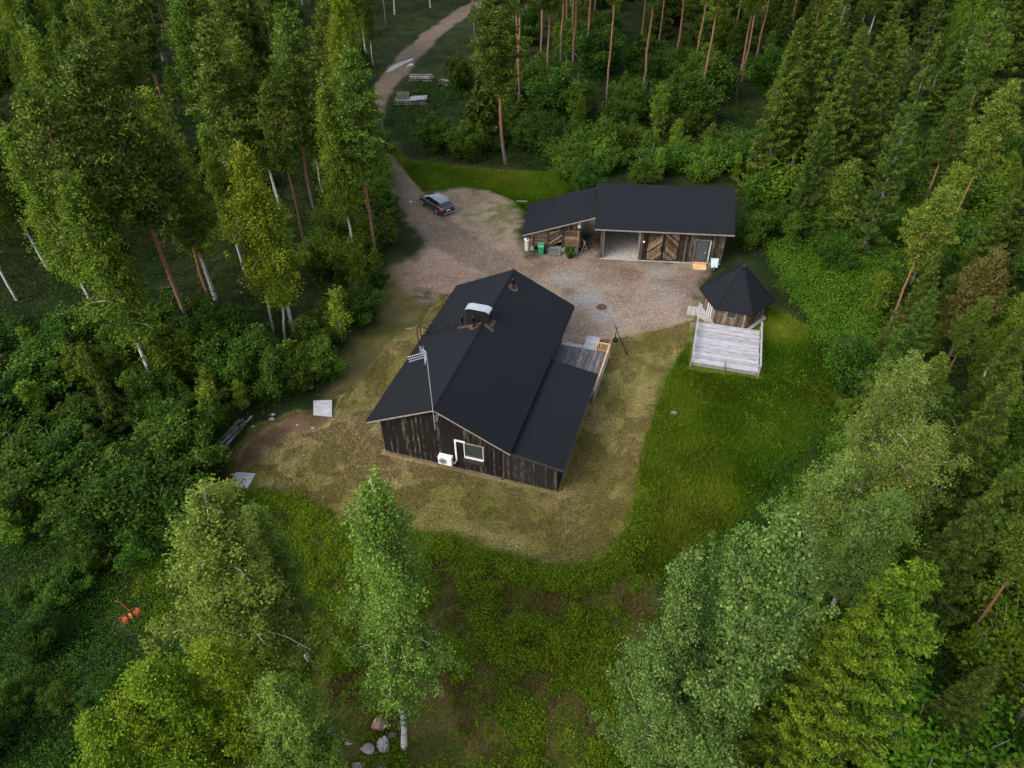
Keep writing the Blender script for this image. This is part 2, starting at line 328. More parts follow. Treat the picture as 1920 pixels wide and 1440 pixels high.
dirt = np.maximum.reduce([blob(1120, 492, 1.6, .8), blob(1010, 500, 2.2, .7), blob(1065, 548, .9, .9), blob(1180, 515, 1.8, .7), blob(1100, 470, 1.5, .9), blob(1320, 520, 1.6, .6)])
gcol = over(gcol, C((.075, .045, .032), (.12, .075, .055), n3), dirt)
drygr = np.maximum.reduce([blob(920, 400, 5, 1), blob(960, 430, 3, 1)]); trk = np.full(len(P), 1e9)
for _a, _b in zip(trk_c[:-1], trk_c[1:]):
    _ab = _b-_a; _t = np.clip(((P-_a)@_ab)/(_ab@_ab), 0, 1); trk = np.minimum(trk, np.hypot(*((P-_a-_t[:, None]*_ab).T)))
wheel = np.exp(-((trk-.75)/.28)**2); gcol = over(gcol, C((.17, .13, .105), (.2, .16, .13), n3), wheel*.55*sstep(.3, .5, n2)); gcol = over(gcol, C((.09, .075, .035), (.12, .095, .05), n3), np.exp(-(trk/.3)**2)*.35*sstep(.4, .6, n1))
gcol = over(gcol, C((.10, .1, .035), (.24, .19, .12), sstep(.35, .65, n3)), drygr)
ym = sstep(-.9, .9, d_y+(n3-.5)*2.2); col = over(col, gcol, ym)
col = over(col, C((.15, .10, .075), (.21, .15, .115), n3), sstep(-.6, .8, d_t)*.75*sstep(.3, .55, n2*.6+n3*.4))
rcol = C((.095, .070, .054), (.145, .110, .087), n3); cen = sstep(.55, .0, np.abs(2.0-road_d(P)-1.9))*.35; rcol = over(rcol, C((.1, .09, .03), (.13, .11, .05), n3), cen*sstep(.4, .6, n2))
col = over(col, rcol, sstep(-.2, .6, d_r))
scars = np.maximum.reduce([blob(935, 370, 1.5, .6)]); col = over(col, C((.22, .16, .11), (.26, .2, .15), n3), scars)
gravel = np.clip(np.maximum(ym*(1-drygr*.7), sstep(-.2, .6, d_r)*.7), 0, 1)
gm = MT('ground', .95, .12)
gc = gm.attr('gcol', 'Color'); ga_ = gm.attr('gcol', 'Alpha'); v = gm.coord()
f1 = gm.noise(v, 7, 6, .75); f2 = gm.noise(v, 28, 4, .8); vo = gm.N('TexVoronoi'); vo.inputs['Scale'].default_value = 9; gm.L(v, vo.inputs['Vector'])
vc = gm.N('SeparateColor'); gm.L(vo.outputs['Color'], vc.inputs[0])
var = gm.ramp(f1, [(.28, .35), (.5, .95), (.75, 1.9)]); c1 = gm.mix(1., gc, var, 'MULTIPLY')
spk = gm.ramp(vc.outputs[0], [(0., .72), (.6, .98), (.93, 1.15), (1., 1.7)]); c2 = gm.mix(1., gc, spk, 'MULTIPLY'); c2 = gm.mix(.45, c2, gm.ramp(f1, [(.3, .2), (.7, .8)]), 'OVERLAY')
c3 = gm.mix(ga_, c1, c2); c3 = gm.mix(.55, c3, gm.ramp(f2, [(.3, .15), (.7, .85)]), 'OVERLAY'); gm.col(c3)
gm.bump(gm.math('ADD', f1, f2), .8, .06)
nx, ny = len(gxs), len(gys)
ii = (np.arange(ny-1)[:, None]*nx+np.arange(nx-1)[None]).ravel(); Q = np.stack([ii, ii+1, ii+nx+1, ii+nx], 1)
fm = lambda a: a[Q].mean(1)
reg = np.zeros(len(Q), int); reg[fm(d_h) > 0] = 1; reg[fm(d_me) > 0] = 2; reg[fm(d_b) > 0] = 2; reg[fm(d_lt) > 0] = 3; reg[fm(d_m) > .3] = 4; reg[fm(d_y) > 0] = 5; reg[fm(d_r) > 0] = 6
COL = np.concatenate([col, gravel[:, None]], 1); GV = np.stack([gx, gy, gz], -1)
for k, nm in enumerate(['ground', 'heath', 'meadow', 'lawn', 'mud_patch', 'gravel_yard', 'dirt_road']):
    q = Q[reg == k]
    if not len(q): continue
    us, inv = np.unique(q, return_inverse=True)
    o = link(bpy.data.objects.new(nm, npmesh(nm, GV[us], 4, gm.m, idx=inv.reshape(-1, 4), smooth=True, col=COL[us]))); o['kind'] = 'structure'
def hgt(x, y): return float(height(np.array([x]), np.array([y]))[0])

# puddles on the forest road
pm = MT('puddle_sky_tint', .22, 1.); pm.col((.26, .27, .27)); pm = pm.m  # pale base colour stands in for the sky's reflection
def puddle(u, v, l, w, a, seed):
    c = G(u, v); r = random.Random(seed); n = 26; mb = MB(); pts = []
    for k in range(n):
        t = 2*math.pi*k/n; q = 1+.22*math.sin(3*t+seed)+.12*r.uniform(-1, 1); X, Y = l*math.cos(t)*q, w*math.sin(t)*q
        pts.append((c[0]+X*math.cos(a)-Y*math.sin(a), c[1]+X*math.sin(a)+Y*math.cos(a), .03))
    z = max(hgt(p[0], p[1]) for p in pts)+.02; mb.add([(x, y, z) for x, y, _ in pts], [tuple(range(n))]); o = mb.build('puddle', pm); return o
tag(puddle(748, 122, 3.6, .62, R(62), 3), 'long pale puddle along the left wheel rut of the forest road', 'puddle')
tag(puddle(769, 122, .8, .35, R(62), 5), 'tiny puddle in the right rut of the forest road', 'puddle')
# ------------------------------------------------------------------ house
def ztop_fn(pts):
    xs = [p[0] for p in pts]; zs = [p[1] for p in pts]; return lambda x: float(np.interp(x, xs, zs))
def boards(mb, ax, a0, a1, c, th, z0, ztop, holes=(), w=.13, gap=.012, seed=1, out=-1):
    """vertical boards in a wall; ax='x': runs along x at y=c, ax='y': runs along y at x=c"""
    r = random.Random(seed); a = a0
    while a < a1-.02:
        ww = min(w*r.uniform(.8, 1.15), a1-a); b = a+ww-gap; tt = r.random(); off = r.uniform(0, .022); zb = z0+r.uniform(-.02, .03)
        m = (a+b)/2; segs = [(zb, None)]
        for h0, h1, hz0, hz1 in holes:
            if b > h0 and a < h1: segs = [(zb, hz0), (hz1, None)] if hz0 > z0+.05 else [(hz1, None)]
        for s0, s1 in segs:
            za = ztop(a) if s1 is None else s1; zb_ = ztop(b) if s1 is None else s1
            if min(za, zb_) <= s0+.02: continue
            y0, y1 = (c+out*(th+off), c); y0, y1 = min(y0, y1), max(y0, y1)
            if ax == 'x': p = [(a, y0, s0), (b, y0, s0), (b, y1, s0), (a, y1, s0), (a, y0, za), (b, y0, zb_), (b, y1, zb_), (a, y1, za)]
            else: p = [(y0, a, s0), (y1, a, s0), (y1, b, s0), (y0, b, s0), (y0, a, za), (y1, a, za), (y1, b, zb_), (y0, b, zb_)]
            mb.hexa(p, tt)
        a += ww
def slope(mb, x0, z0, x1, z1, y0, y1, th=.1, t=.5):
    mb.hexa([(x0, y0, z0-th), (x1, y0, z1-th), (x1, y1, z1-th), (x0, y1, z0-th), (x0, y0, z0), (x1, y0, z1), (x1, y1, z1), (x0, y1, z0)], t)
house = empty('house', hx0, hy0, 0, ha, 'large dark gabled house with black roof, chimney and heat pump on the mown lawn', 'house')
ZR, ZE, HW_, HL = 5.86, 3.39, 5.025, 16.84
zr = lambda x: ZR-(ZR-ZE)*abs(x)/HW_
mb = MB(); slope(mb, -HW_, ZE, 0, ZR, 0, HL); slope(mb, 0.0, ZR, HW_, ZE, 0, HL)
for k in (-1, 1): mb.hexa([(0, .01, ZR-.02), (k*.14, .01, zr(.14)+.0), (k*.14, HL-.01, zr(.14)), (0, HL-.01, ZR-.02), (0, .01, ZR+.035), (k*.14, .01, zr(.14)+.03), (k*.14, HL-.01, zr(.14)+.03), (0, HL-.01, ZR+.035)], .5)
roof = mb.build('roof', m_roof, house)
for y0, y1 in ((.02, .06), (HL-.06, HL-.02)):
    for k in (-1, 1):
        mb = MB(); a, b = (k*(HW_-.02), ZE), (0, ZR); mb.hexa([(min(a[0], 0), y0, (a if a[0] < 0 else b)[1]-.26), (max(a[0], 0), y0, (b if a[0] < 0 else a)[1]-.26), (max(a[0], 0), y1, (b if a[0] < 0 else a)[1]-.26), (min(a[0], 0), y1, (a if a[0] < 0 else b)[1]-.26)] +
                [(min(a[0], 0), y0, (a if a[0] < 0 else b)[1]-.11), (max(a[0], 0), y0, (b if a[0] < 0 else a)[1]-.11), (max(a[0], 0), y1, (b if a[0] < 0 else a)[1]-.11), (min(a[0], 0), y1, (a if a[0] < 0 else b)[1]-.11)], .5); mb.build('bargeboard', m_trimg, house)
pass
WX, WY0, WY1 = 4.25, .57, 16.3
zt = lambda x: zr(x)-.13
HO = [(1.64, 3.0, 1.42, 2.78)]
mb = MB(); boards(mb, 'x', -WX, WX, WY0, .03, .26, zt, HO, seed=3); boards(mb, 'x', -WX, WX, WY1, .03, .26, zt, seed=4, out=1)
boards(mb, 'y', WY0, WY1, -WX, .03, .26, lambda y: zr(WX)-.13, seed=5); boards(mb, 'y', 10.0, WY1, WX, .03, .26, lambda y: zr(WX)-.13, [(13.2, 14.6, 1.0, 2.3)], seed=6, out=1)
# solid core behind the boards
def core(x0, x1, y0, y1, z0, tp, hole=None):
    n = 12; 
    for i in range(n):
        a, b = x0+(x1-x0)*i/n, x0+(x1-x0)*(i+1)/n
        mb.hexa([(a, y0, z0), (b, y0, z0), (b, y1, z0), (a, y1, z0), (a, y0, tp(a)), (b, y0, tp(b)), (b, y1, tp(b)), (a, y1, tp(a))], 0)
core(-WX+.02, 1.60, WY0+.01, WY0+.1, .2, lambda x: zt(x)-.02); core(1.6, 3.04, WY0+.01, WY0+.1, .2, lambda x: 1.44); core(1.6, 3.04, WY0+.01, WY0+.1, 2.76, lambda x: zt(x)-.02); core(3.04, WX-.02, WY0+.01, WY0+.1, .2, lambda x: zt(x)-.02)
core(-WX+.02, WX-.02, WY1-.1, WY1-.01, .2, lambda x: zt(x)-.02); core(-WX+.01, -WX+.1, WY0+.1, WY1-.1, .2, lambda x: zr(WX)-.15); core(WX-.1, WX-.01, WY0+.1, WY1-.1, .2, lambda x: zr(WX)-.15)
mb.build('wall', m_clad, house)
mb = MB(); mb.box(-WX-.02, WX-.02, WY0-.05, WY1+.02, -.35, .25); mb.build('foundation', m_found, house)
# window in the near gable
wf = MB(); x0, x1, z0, z1, y = 1.64, 3.0, 1.42, 2.78, WY0-.045
wf.box(x0, x0+.05, y, y+.12, z0, z1); wf.box(x1-.04, x1, y, y+.12, z0, z1); wf.box(x0+.05, x1-.04, y, y+.12, z1-.04, z1); wf.box(x0+.05, x1-.04, y-.03, y+.12, z0, z0+.07)
win = MB(); win.box(x0+.04, x1-.03, WY0+.03, WY0+.05, z0+.04, z1-.03); win = win.build('window', m_glass, house); wf.build('frame', m_white, win)
w = MB(); w.box(x0-.08, x1+.08, y-.09, y-.002, z0-.34, z0-.02); w.build('sill', m_trim, win)
w = MB(); w.box(x0-.06, x1+.1, y-.06, y-.002, z1+.01, z1+.09); w.build('head_trim', m_trimg, win)
# heat pump and its white duct
hp = MB(); hp.box(-.1, .88, .08, .45, .72, 1.46); hp = hp.build('heat_pump', m_white, house, .03)
g = MB()
for rr_ in (.08, .14, .2, .26): g.tube([(.26+rr_*math.cos(t), .065, 1.08+rr_*math.sin(t)) for t in np.linspace(0, 2*math.pi, 25)], .012, 4)
for k in range(8): a = k*math.pi/4; g.beam((.26, .065, 1.08), (.26+.27*math.cos(a), .065, 1.08+.27*math.sin(a)), .012, .012)
g.build('fan_grille', m_darkgrey, hp)
for bx_ in (.05, .75): g = MB(); g.beam((bx_, .1, .69), (bx_, .53, .69), .04, .04); g.build('bracket', m_zinc, hp)
g = MB(); g.tube([(.88, .3, .75), (1.0, .42, .8), (1.08, .46, 1.0)], .045, 6); g.beam((1.08, .49, 1.0), (1.08, .49, 2.86), .11, .07, up=(0, 1, 0)); g.box(1.03, 1.78, .45, .52, 2.86, 2.97); g.build('duct', m_white, house)
g = MB(); g.tube([(-.03, .3, .8), (-.25, .4, .86), (-.5, .5, .95)], .015, 5); g.build('cable', m_redp, hp)
# annex with its lean-to roof
AX, AZ0, AZ1, AY0, AY1 = 8.47, 2.58, 3.2, .33, 10.09
za = lambda x: AZ1-(AZ1-AZ0)*(x-4.3)/(AX-4.3)
mb = MB(); slope(mb, 4.3, AZ1, AX, AZ0, AY0, AY1, .09); mb.build('annex_roof', m_roof, house)
mb = MB(); mb.box(AX-.01, AX+.03, AY0, AY1, AZ0-.22, AZ0-.01); mb.hexa([(4.35, AY0-.03, za(4.35)-.24), (AX, AY0-.03, AZ0-.24), (AX, AY0-.002, AZ0-.24), (4.35, AY0-.002, za(4.35)-.24), (4.35, AY0-.03, za(4.35)-.02), (AX, AY0-.03, AZ0-.02), (AX, AY0-.002, AZ0-.02), (4.35, AY0-.002, za(4.35)-.02)])
mb.build('annex_fascia', m_trim, house)
mb = MB(); boards(mb, 'x', WX+.04, 7.98, WY0, .03, .2, lambda x: za(x)-.1, seed=8); boards(mb, 'y', WY0, 9.7, 8.0, .03, .2, lambda y: za(8)-.1, seed=9, out=1)
boards(mb, 'x', WX+.04, 7.98, 9.7, .03, .4, lambda x: za(x)-.1, [(5.2, 6.3, .4, 2.4)], seed=10, out=1)
mb.box(WX+.04, 7.95, WY0+.01, WY0+.08, .15, 2.4, 0); mb.box(7.9, 7.98, WY0+.08, 9.68, .15, 2.4, 0); mb.box(WX+.04, 7.88, 9.6, 9.68, .15, 2.5, 0)
mb.build('annex_wall', m_aclad, house)
for x, y in ((7.78, .75), (7.8, 3.5), (7.8, 6.5), (7.8, 9.2), (5.3, .8)): mb = MB(); mb.box(x-.22, x+.25, y-.2, y+.2, -.2, .18); mb.build('footing', m_found, house)
d = MB(); d.box(5.22, 6.28, 9.66, 9.71, .42, 2.38); d = d.build('door', m_darkgrey, house); h = MB(); h.box(6.1, 6.16, 9.71, 9.77, 1.3, 1.42); h.build('handle', m_alu, d)
# gutter and downpipe on the right eave
g = MB(); g.tube([(HW_+.05, 9.9, ZE-.1), (HW_+.05, HL-.1, ZE-.08)], .06, 8); g.tube([(HW_+.03, 9.95, ZE-.12), (HW_-.3, 10.0, ZE-.6), (4.4, 10.05, ZE-.9), (4.4, 10.05, .3)], .045, 6); g.build('gutter', m_black, house)
# chimney
c = MB(); CX0, CX1, CY0, CY1, CZ = -1.33, .42, 9.55, 10.15, 6.62
c.box(CX0, CX1, CY0, CY1, 4.9, CZ); ch = c.build('chimney', m_black, house)
c = MB(); P_ = []; n = 5
for i, t in enumerate((0, .03, .2, .8, .97, 1)):
     x = CX0-.06+(CX1-CX0+.12)*t; P_.append((x, CZ+(.02 if i in (0, n) else .10 if i in (1, n-1) else .2)))
for (xa, z_a), (xb, z_b) in zip(P_[:-1], P_[1:]): c.hexa([(xa, CY0-.06, z_a-.03), (xb, CY0-.1, z_b-.03), (xb, CY1+.1, z_b-.03), (xa, CY1+.1, z_a-.03), (xa, CY0-.1, z_a), (xb, CY0-.1, z_b), (xb, CY1+.1, z_b), (xa, CY1+.1, z_a)], .5)
for x in (CX0+.02, CX1-.06): c.box(x, x+.04, CY0+.05, CY1-.05, CZ, CZ+.08)
c.build('chimney_cap', m_zinc, ch)
c = MB()
def onroof(x, y, dz=.012): return (x, y, zr(x)+dz)
def patch(mb, pts, dz=.012, th=.01): mb.hexa([onroof(x, y, dz-.005) for x, y in pts]+[onroof(x, y, dz+th) for x, y in pts])
patch(c, [(CX0-.35, CY0-.3), (-.02, CY0-.3), (-.02, CY0-.002), (CX0-.1, CY0-.002)]); patch(c, [(.02, CY0-.3), (CX1+.4, CY0-.55), (CX1+.5, CY0-.25), (.02, CY0-.002)]); patch(c, [(CX1+.002, CY0), (CX1+.3, CY0), (CX1+.3, CY1+.1), (CX1+.002, CY1+.1)])
c.build('flashing', m_copper, ch)
def pipe(x, y, hh=.75, fl=True):
    p = MB(); z = zr(x); p.lathe([(.17, z-.1), (.13, z+.1), (.085, z+.2), (.085, z+hh-.12), (.12, z+hh-.12), (.12, z+hh), (.02, z+hh+.05)], x, y, 14); p = p.build('vent_pipe', m_black, house)
    f = MB(); pts = [(x+.34*math.cos(a)*1.1, y+.42*math.sin(a)) for a in np.linspace(0, 2*math.pi, 13)[:-1]]
    f.add([onroof(a, b, .014) for a, b in pts], [tuple(range(12))]); f.build('flashing', m_copper, p)
pipe(-1.75, 9.75, .8); pipe(-.6, 9.15, .9); pipe(.62, 14.75, .8)
# roof ladder and wall ladder hoops
l = MB()
for y in (9.55, 9.95):
    l.tube([onroof(-HW_-.05, y, .15), onroof(-1.5, y, .15)], .032, 6)
    for x in (-4.5, -3.5, -2.4): l.tube([onroof(x, y, 0), onroof(x, y, .13)], .018, 5)
for x in np.arange(-4.9, -1.5, .33): l.tube([onroof(x, 9.55, .13), onroof(x, 9.95, .13)], .014, 5)
l.build('roof_ladder', m_black, house)
l = MB()
for y in (9.45, 10.05):
    l.tube([(-HW_-.32, y, .3), (-HW_-.32, y, 3.9)]+[(-HW_+.12-.44*math.cos(t), y, 4.0+.42*math.sin(t)) for t in np.linspace(0, math.pi, 10)]+[(-HW_+.56, y, 3.75)], .034, 6)
for z in np.arange(.5, 3.6, .3): l.tube([(-HW_-.32, 9.45, z), (-HW_-.32, 10.05, z)], .014, 5)
l.build('wall_ladder', m_black, house)
# TV antenna
an = MB(); an.tube([(.03, -.06, 4.1), (.03, -.06, 10.3)], [.028]*2, 8); an.tube([(.03, -.06, 10.3), (-.02, -.06, 10.5), (-.2, -.06, 10.55)], .025, 6)
an.beam((.03, -.06, 5.2), (.35, .5, 5.25), .04, .04); an.tube([(.35, .05, 5.35), (.1, -.05, 4.9)], .012, 5)
ant = an.build('antenna_mast', m_alu, house)
e = MB(); a0 = np.array([-.1, -.06, 10.2]); dr = np.array([-.86, -.45, -.2]); dr /= np.linalg.norm(dr); pe = np.array([-dr[1], dr[0], 0]); pe /= np.linalg.norm(pe); up = np.cross(dr, pe)
if up[2] < 0: up = -up
for k in (-1, 0, 1):
    b0 = a0+up*.17*k; e.tube([b0, b0+dr*1.0], .014, 5)
    for q in np.arange(.2, 1.0, .12): e.tube([b0+dr*q-pe*.09, b0+dr*q+pe*.09], .009, 4)
for s in (-1, 1):
    f0 = a0-dr*.05+up*.05*s; f1 = f0+up*.42*s-dr*-.18
    for q in np.linspace(0, 1, 5): c0 = f0*(1-q)+f1*q; e.tube([c0-pe*.32, c0+pe*.32], .012, 4)
    for q in (-.32, 0, .32): e.tube([f0+pe*q, f1+pe*q], .012, 4)
e.tube([a0-pe*.1, a0-pe*.75+up*.1], .012, 4)
e.build('antenna_array', m_alu, ant)

# ------------------------------------------------------------------ entrance deck (same bearing as the house)
def hl(p): dx, dy = p[0]-hx0, p[1]-hy0; return dx*math.cos(ha)+dy*math.sin(ha), -dx*math.sin(ha)+dy*math.cos(ha)
def hw(x, y): return hx0+x*math.cos(ha)-y*math.sin(ha), hy0+x*math.sin(ha)+y*math.cos(ha)
dk = empty('entrance_deck', *hw(0, 0), 0, ha, 'dark ribbed entrance deck with fresh timber railing at the right side of the house', 'deck')
mb = MB(); x = 4.35
while x < 8.25: mb.box(x, x+.125, 9.78, 15.38, .38, .42); x += .14
mb.build('deck_boards', m_grey2, dk)
for q_ in ((4.35, 8.3, 9.8, 9.86), (4.35, 8.3, 15.3, 15.36), (8.3, 8.37, 9.8, 15.36)): mb = MB(); mb.box(*q_, .05, .375); mb.build('deck_frame', m_oldwood, dk)
for q_ in ((15.4, 15.78, .2, .26), (15.8, 16.18, .04, .11)): mb = MB(); mb.box(4.4, 6.12, *q_); mb.build('step', m_grey, dk)
mb = MB()
for k in range(17): y = 15.42+k*.125; mb.box(6.2, 7.3, y, y+.115, .36-.015*k, .40-.015*k)
mb.build('ramp', m_grey, dk)
for q_ in ((8.33, 8.45, 9.6, 15.42, 1.28, 1.33), (7.3, 8.32, 15.28, 15.40, 1.28, 1.33), (7.4, 8.32, 15.32, 15.36, .55, .62)): mb = MB(); mb.box(*q_); mb.build('handrail', m_newwood, dk)
for x, y in ((7.36, 15.34), (8.39, 15.34), (8.39, 13.4), (8.39, 11.5), (8.39, 9.7)):
    mb = MB(); mb.box(x-.05, x+.05, y-.05, y+.05, .1, 1.275); mb.build('post', m_newwood if y > 15 else m_oldwood, dk)
for k in range(6): mb = MB(); x = 7.52+k*.13; mb.box(x-.02, x+.02, 15.29, 15.315, .52, 1.275); mb.build('baluster', m_newwood, dk)
mb = MB()
for z in (.3, .55, .8, 1.05): mb.box(8.45, 8.48, 9.65, 15.4, z, z+.12)
mb.build('side_boards', m_oldwood, dk)
# pavers beside the steps
pv = empty('paving', *hw(0, 0), 0, ha, 'small square brown pavers in front of the entrance deck steps', 'paving')
mb = MB()
for i in range(8):
    for j in range(5): mb.box(4.2+i*.25, 4.2+i*.25+.235, 16.25+j*.28, 16.25+j*.28+.265, -.05, .04+random.uniform(0, .008))
mb.build('tile', m_paver, pv)

# ------------------------------------------------------------------ garage
ga0 = (7.855, 58.484); gaa = -.12; GL, GD, ZF, ZK = 12.672, 3.949, 3.55, 6.228
gar = empty('garage', *ga0, 0, gaa, 'long weathered timber garage with black gabled roof, one open bay and chevron doors', 'garage')
gz_ = lambda y: ZK-(ZK-ZF)*abs(y-GD)/GD
mb = MB()
for y0, y1 in ((0, GD), (GD, 2*GD)):
    mb.hexa([(0, y0, gz_(y0)-.1), (GL, y0, gz_(y0)-.1), (GL, y1, gz_(y1)-.1), (0, y1, gz_(y1)-.1), (0, y0, gz_(y0)), (GL, y0, gz_(y0)), (GL, y1, gz_(y1)), (0, y1, gz_(y1))], .5)
mb.build('roof', m_roof, gar)
mb = MB(); mb.box(0, GL, -.03, -.002, ZF-.14, ZF-.01)
for x in (.003, GL-.033):
    for y0, y1 in ((.02, GD), (GD, 2*GD-.02)): mb.hexa([(x, y0, gz_(y0)-.24), (x+.03, y0, gz_(y0)-.24), (x+.03, y1, gz_(y1)-.24), (x, y1, gz_(y1)-.24), (x, y0, gz_(y0)-.105), (x+.03, y0, gz_(y0)-.105), (x+.03, y1, gz_(y1)-.105), (x, y1, gz_(y1)-.105)])
mb.build('fascia', m_trimg, gar)
FY = .712; X0, X1 = .7, 12.1; YB = 2*GD-.7; wt = lambda y: gz_(y)-.12; FT = gz_(FY)-.12
mb = MB(); boards(mb, 'x', X0, X0+.16, FY, .03, .1, lambda x: FT, seed=20, w=.15); boards(mb, 'x', 4.35, 4.95, FY, .03, .1, lambda x: FT, seed=21)
boards(mb, 'x', 4.95, X1, FY, .03, .1, lambda x: FT, [(4.95, 8.0, .1, 3.1), (9.5, 10.7, .12, 2.52)][0:1], seed=22) if False else None
boards(mb, 'x', X0+.16, 4.35, FY, .03, 3.08, lambda x: FT, seed=24); boards(mb, 'x', 4.95, 8.0, FY, .03, 3.12, lambda x: FT, seed=25)
boards(mb, 'x', 8.0, X1, FY, .03, .1, lambda x: FT, [(9.52, 10.72, .0, 2.5)], seed=22, w=.16)
boards(mb, 'y', FY, YB, X1, .03, .1, wt, seed=26, out=1, w=.16); boards(mb, 'y', FY, YB, X0, .03, .1, wt, seed=27, w=.16); boards(mb, 'x', X0, X1, YB, .03, .1, lambda x: FT, seed=28, out=1, w=.16)
mb.build('wall', m_gclad, gar)
mb = MB()
def gwall(x0, x1):
    for i in range(8):
        a, b = FY+.02+(YB-FY-.04)*i/8, FY+.02+(YB-FY-.04)*(i+1)/8; mb.hexa([(x0, a, .08), (x1, a, .08), (x1, b, .08), (x0, b, .08), (x0, a, wt(a)-.03), (x1, a, wt(a)-.03), (x1, b, wt(b)-.03), (x0, b, wt(b)-.03)])
gwall(X0+.02, X0+.1); gwall(X1-.1, X1-.02); gwall(4.42, 4.5); mb.box(X0+.1, X1-.1, YB-.1, YB-.02, .08, FT-.03); mb.box(8.02, 9.5, FY+.01, FY+.08, .08, FT-.03); mb.box(10.74, X1-.1, FY+.01, FY+.08, .08, FT-.03)
mb.build('inner_wall', plain('light_plaster', (.45, .43, .4), .9, .2), gar)
mb = MB(); mb.box(X0-.03, X1-.02, FY-.12, YB, -.2, .07); mb.build('floor_slab', m_conc, gar)
for q_ in (X0+.19, 4.27): mb = MB(); mb.box(q_, q_+.08, FY, FY+.1, .07, 3.08); mb.build('bay_post', m_trimg, gar)
def gate(x0, x1, sgn):
    d = MB(); z0, z1 = .14, 3.06; y = FY-.02
    # diagonal boards clipped to the leaf
    k = 0; step = .12; wdt = x1-x0; c = -wdt
    def clip(poly, f):
        out = []
        for i in range(len(poly)):
            a, b = poly[i], poly[(i+1) % len(poly)]; fa, fb = f(a), f(b)
            if fa >= 0: out.append(a)
            if (fa >= 0) != (fb >= 0): t = fa/(fa-fb); out.append((a[0]+(b[0]-a[0])*t, a[1]+(b[1]-a[1])*t))
        return out
    c = z0-wdt-.2
    while c < z1+wdt:
        # strip along slope sgn*0.85
        s = .85*sgn; xa = x0 if sgn > 0 else x1
        poly = [(x0, c+s*(x0-xa)), (x1, c+s*(x1-xa)), (x1, c+step-.02+s*(x1-xa)), (x0, c+step-.02+s*(x0-xa))]
        poly = clip(clip(poly, lambda p: p[1]-z0), lambda p: z1-p[1])
        if len(poly) > 2:
            n = len(poly); th = .025+random.uniform(0, .012)
            d.add([(px, y-th, pz) for px, pz in poly]+[(px, y, pz) for px, pz in poly], [tuple(range(n)), tuple(range(2*n-1, n-1, -1))]+[(i, n+i, n+(i+1) % n, (i+1) % n) for i in range(n)])
        c += step
    leaf = d.build('door_leaf', m_chev, gar)
    f = MB(); f.box(x0, x1, y+.002, y+.05, z0, z1); yf = y-.05
    for q in ((x0, x0+.08, z0, z1), (x1-.08, x1, z0, z1), (x0+.08, x1-.08, z1-.08, z1), (x0+.08, x1-.08, z0, z0+.06)): f.box(q[0], q[1], yf, y-.038, q[2], q[3])
    f.build('frame', m_black, leaf)
    hx = x1-.13 if sgn > 0 else x0+.13; h = MB(); h.box(hx-.05, hx+.05, yf-.06, yf-.002, 1.25, 1.75); h.build('handle', m_black, leaf)
gate(4.98, 6.47, 1); gate(6.49, 7.98, -1)
mb = MB(); mb.box(9.6, 10.64, FY-.03, FY+.02, .16, 2.42); pd = mb.build('door', m_darkgrey, gar)
mb = MB(); mb.box(9.5, 9.6, FY-.05, FY+.02, .12, 2.42); mb.box(10.64, 10.74, FY-.05, FY+.02, .12, 2.42); mb.box(9.5, 10.74, FY-.05, FY+.02, 2.42, 2.5); mb.build('frame', m_trim, pd)
mb = MB(); mb.box(10.4, 10.56, FY-.09, FY-.035, 1.18, 1.24); mb.build('handle', m_alu, pd)
mb = MB(); mb.box(9.4, 10.85, FY-.1, FY-.055, 2.5, 2.56); mb.build('door_hood', m_trimg, gar)
mb = MB(); mb.box(4.6, 4.74, FY-.14, FY-.055, 2.0, 2.18); mb.build('wall_lamp', m_lampy, gar, .02)
def gw(x, y): return ga0[0]+x*math.cos(gaa)-y*math.sin(gaa), ga0[1]+x*math.sin(gaa)+y*math.cos(gaa)
st = empty('wooden_steps', *gw(10.05, .1), 0, gaa, 'small fresh timber steps below the grey garage door', 'steps')
for z, y in ((.24, .15), (.12, -.15), (.0, -.43)):
    mb = MB(); mb.box(-.62, .62, y-.13, y+.13, z+.06, z+.12); mb.build('tread', m_newwood, st); mb = MB(); mb.box(-.6, .6, y-.1, y-.07, z-.04, z+.058); mb.build('riser', m_newwood, st)
for x in (-.6, .56): mb = MB(); mb.hexa([(x, -.5, -.05), (x+.04, -.5, -.05), (x+.04, .3, -.05), (x, .3, -.05), (x, -.5, .05), (x+.04, -.5, .05), (x+.04, .3, .29), (x, .3, .29)]); mb.build('stringer', m_newwood, st)
# wheelbarrow standing on its nose against the wall
wb = empty('wheelbarrow', *gw(11.35, -.05), 0, gaa, 'pale blue wheelbarrow leaning upright against the garage wall', 'wheelbarrow')
mb = MB(); tub = [(-.22, -.42, .32), (.22, -.42, .32), (.17, -.2, .34), (-.17, -.2, .34), (-.34, .1, 1.05), (.34, .1, 1.05), (.24, .22, .95), (-.24, .22, .95)]
mb.add([(-.3, -.38, .3), (.3, -.38, .3), (.36, .12, 1.02), (-.36, .12, 1.02), (-.17, -.05, .3), (.17, -.05, .3), (.22, .34, .85), (-.22, .34, .85)], [(0, 1, 5, 4), (1, 2, 6, 5), (2, 3, 7, 6), (3, 0, 4, 7), (4, 5, 6, 7), (3, 2, 1, 0)]); mb.build('tub', plain('pale_blue_metal', (.3, .38, .42), .5, .4, .2, .15), wb, .02)
mb = MB()
for s in (-1, 1): mb.tube([(s*.05, -.45, .15), (s*.22, -.2, .45), (s*.28, .25, 1.1), (s*.33, .42, 1.62)], .018, 6)
mb.build('handle', m_iron, wb)
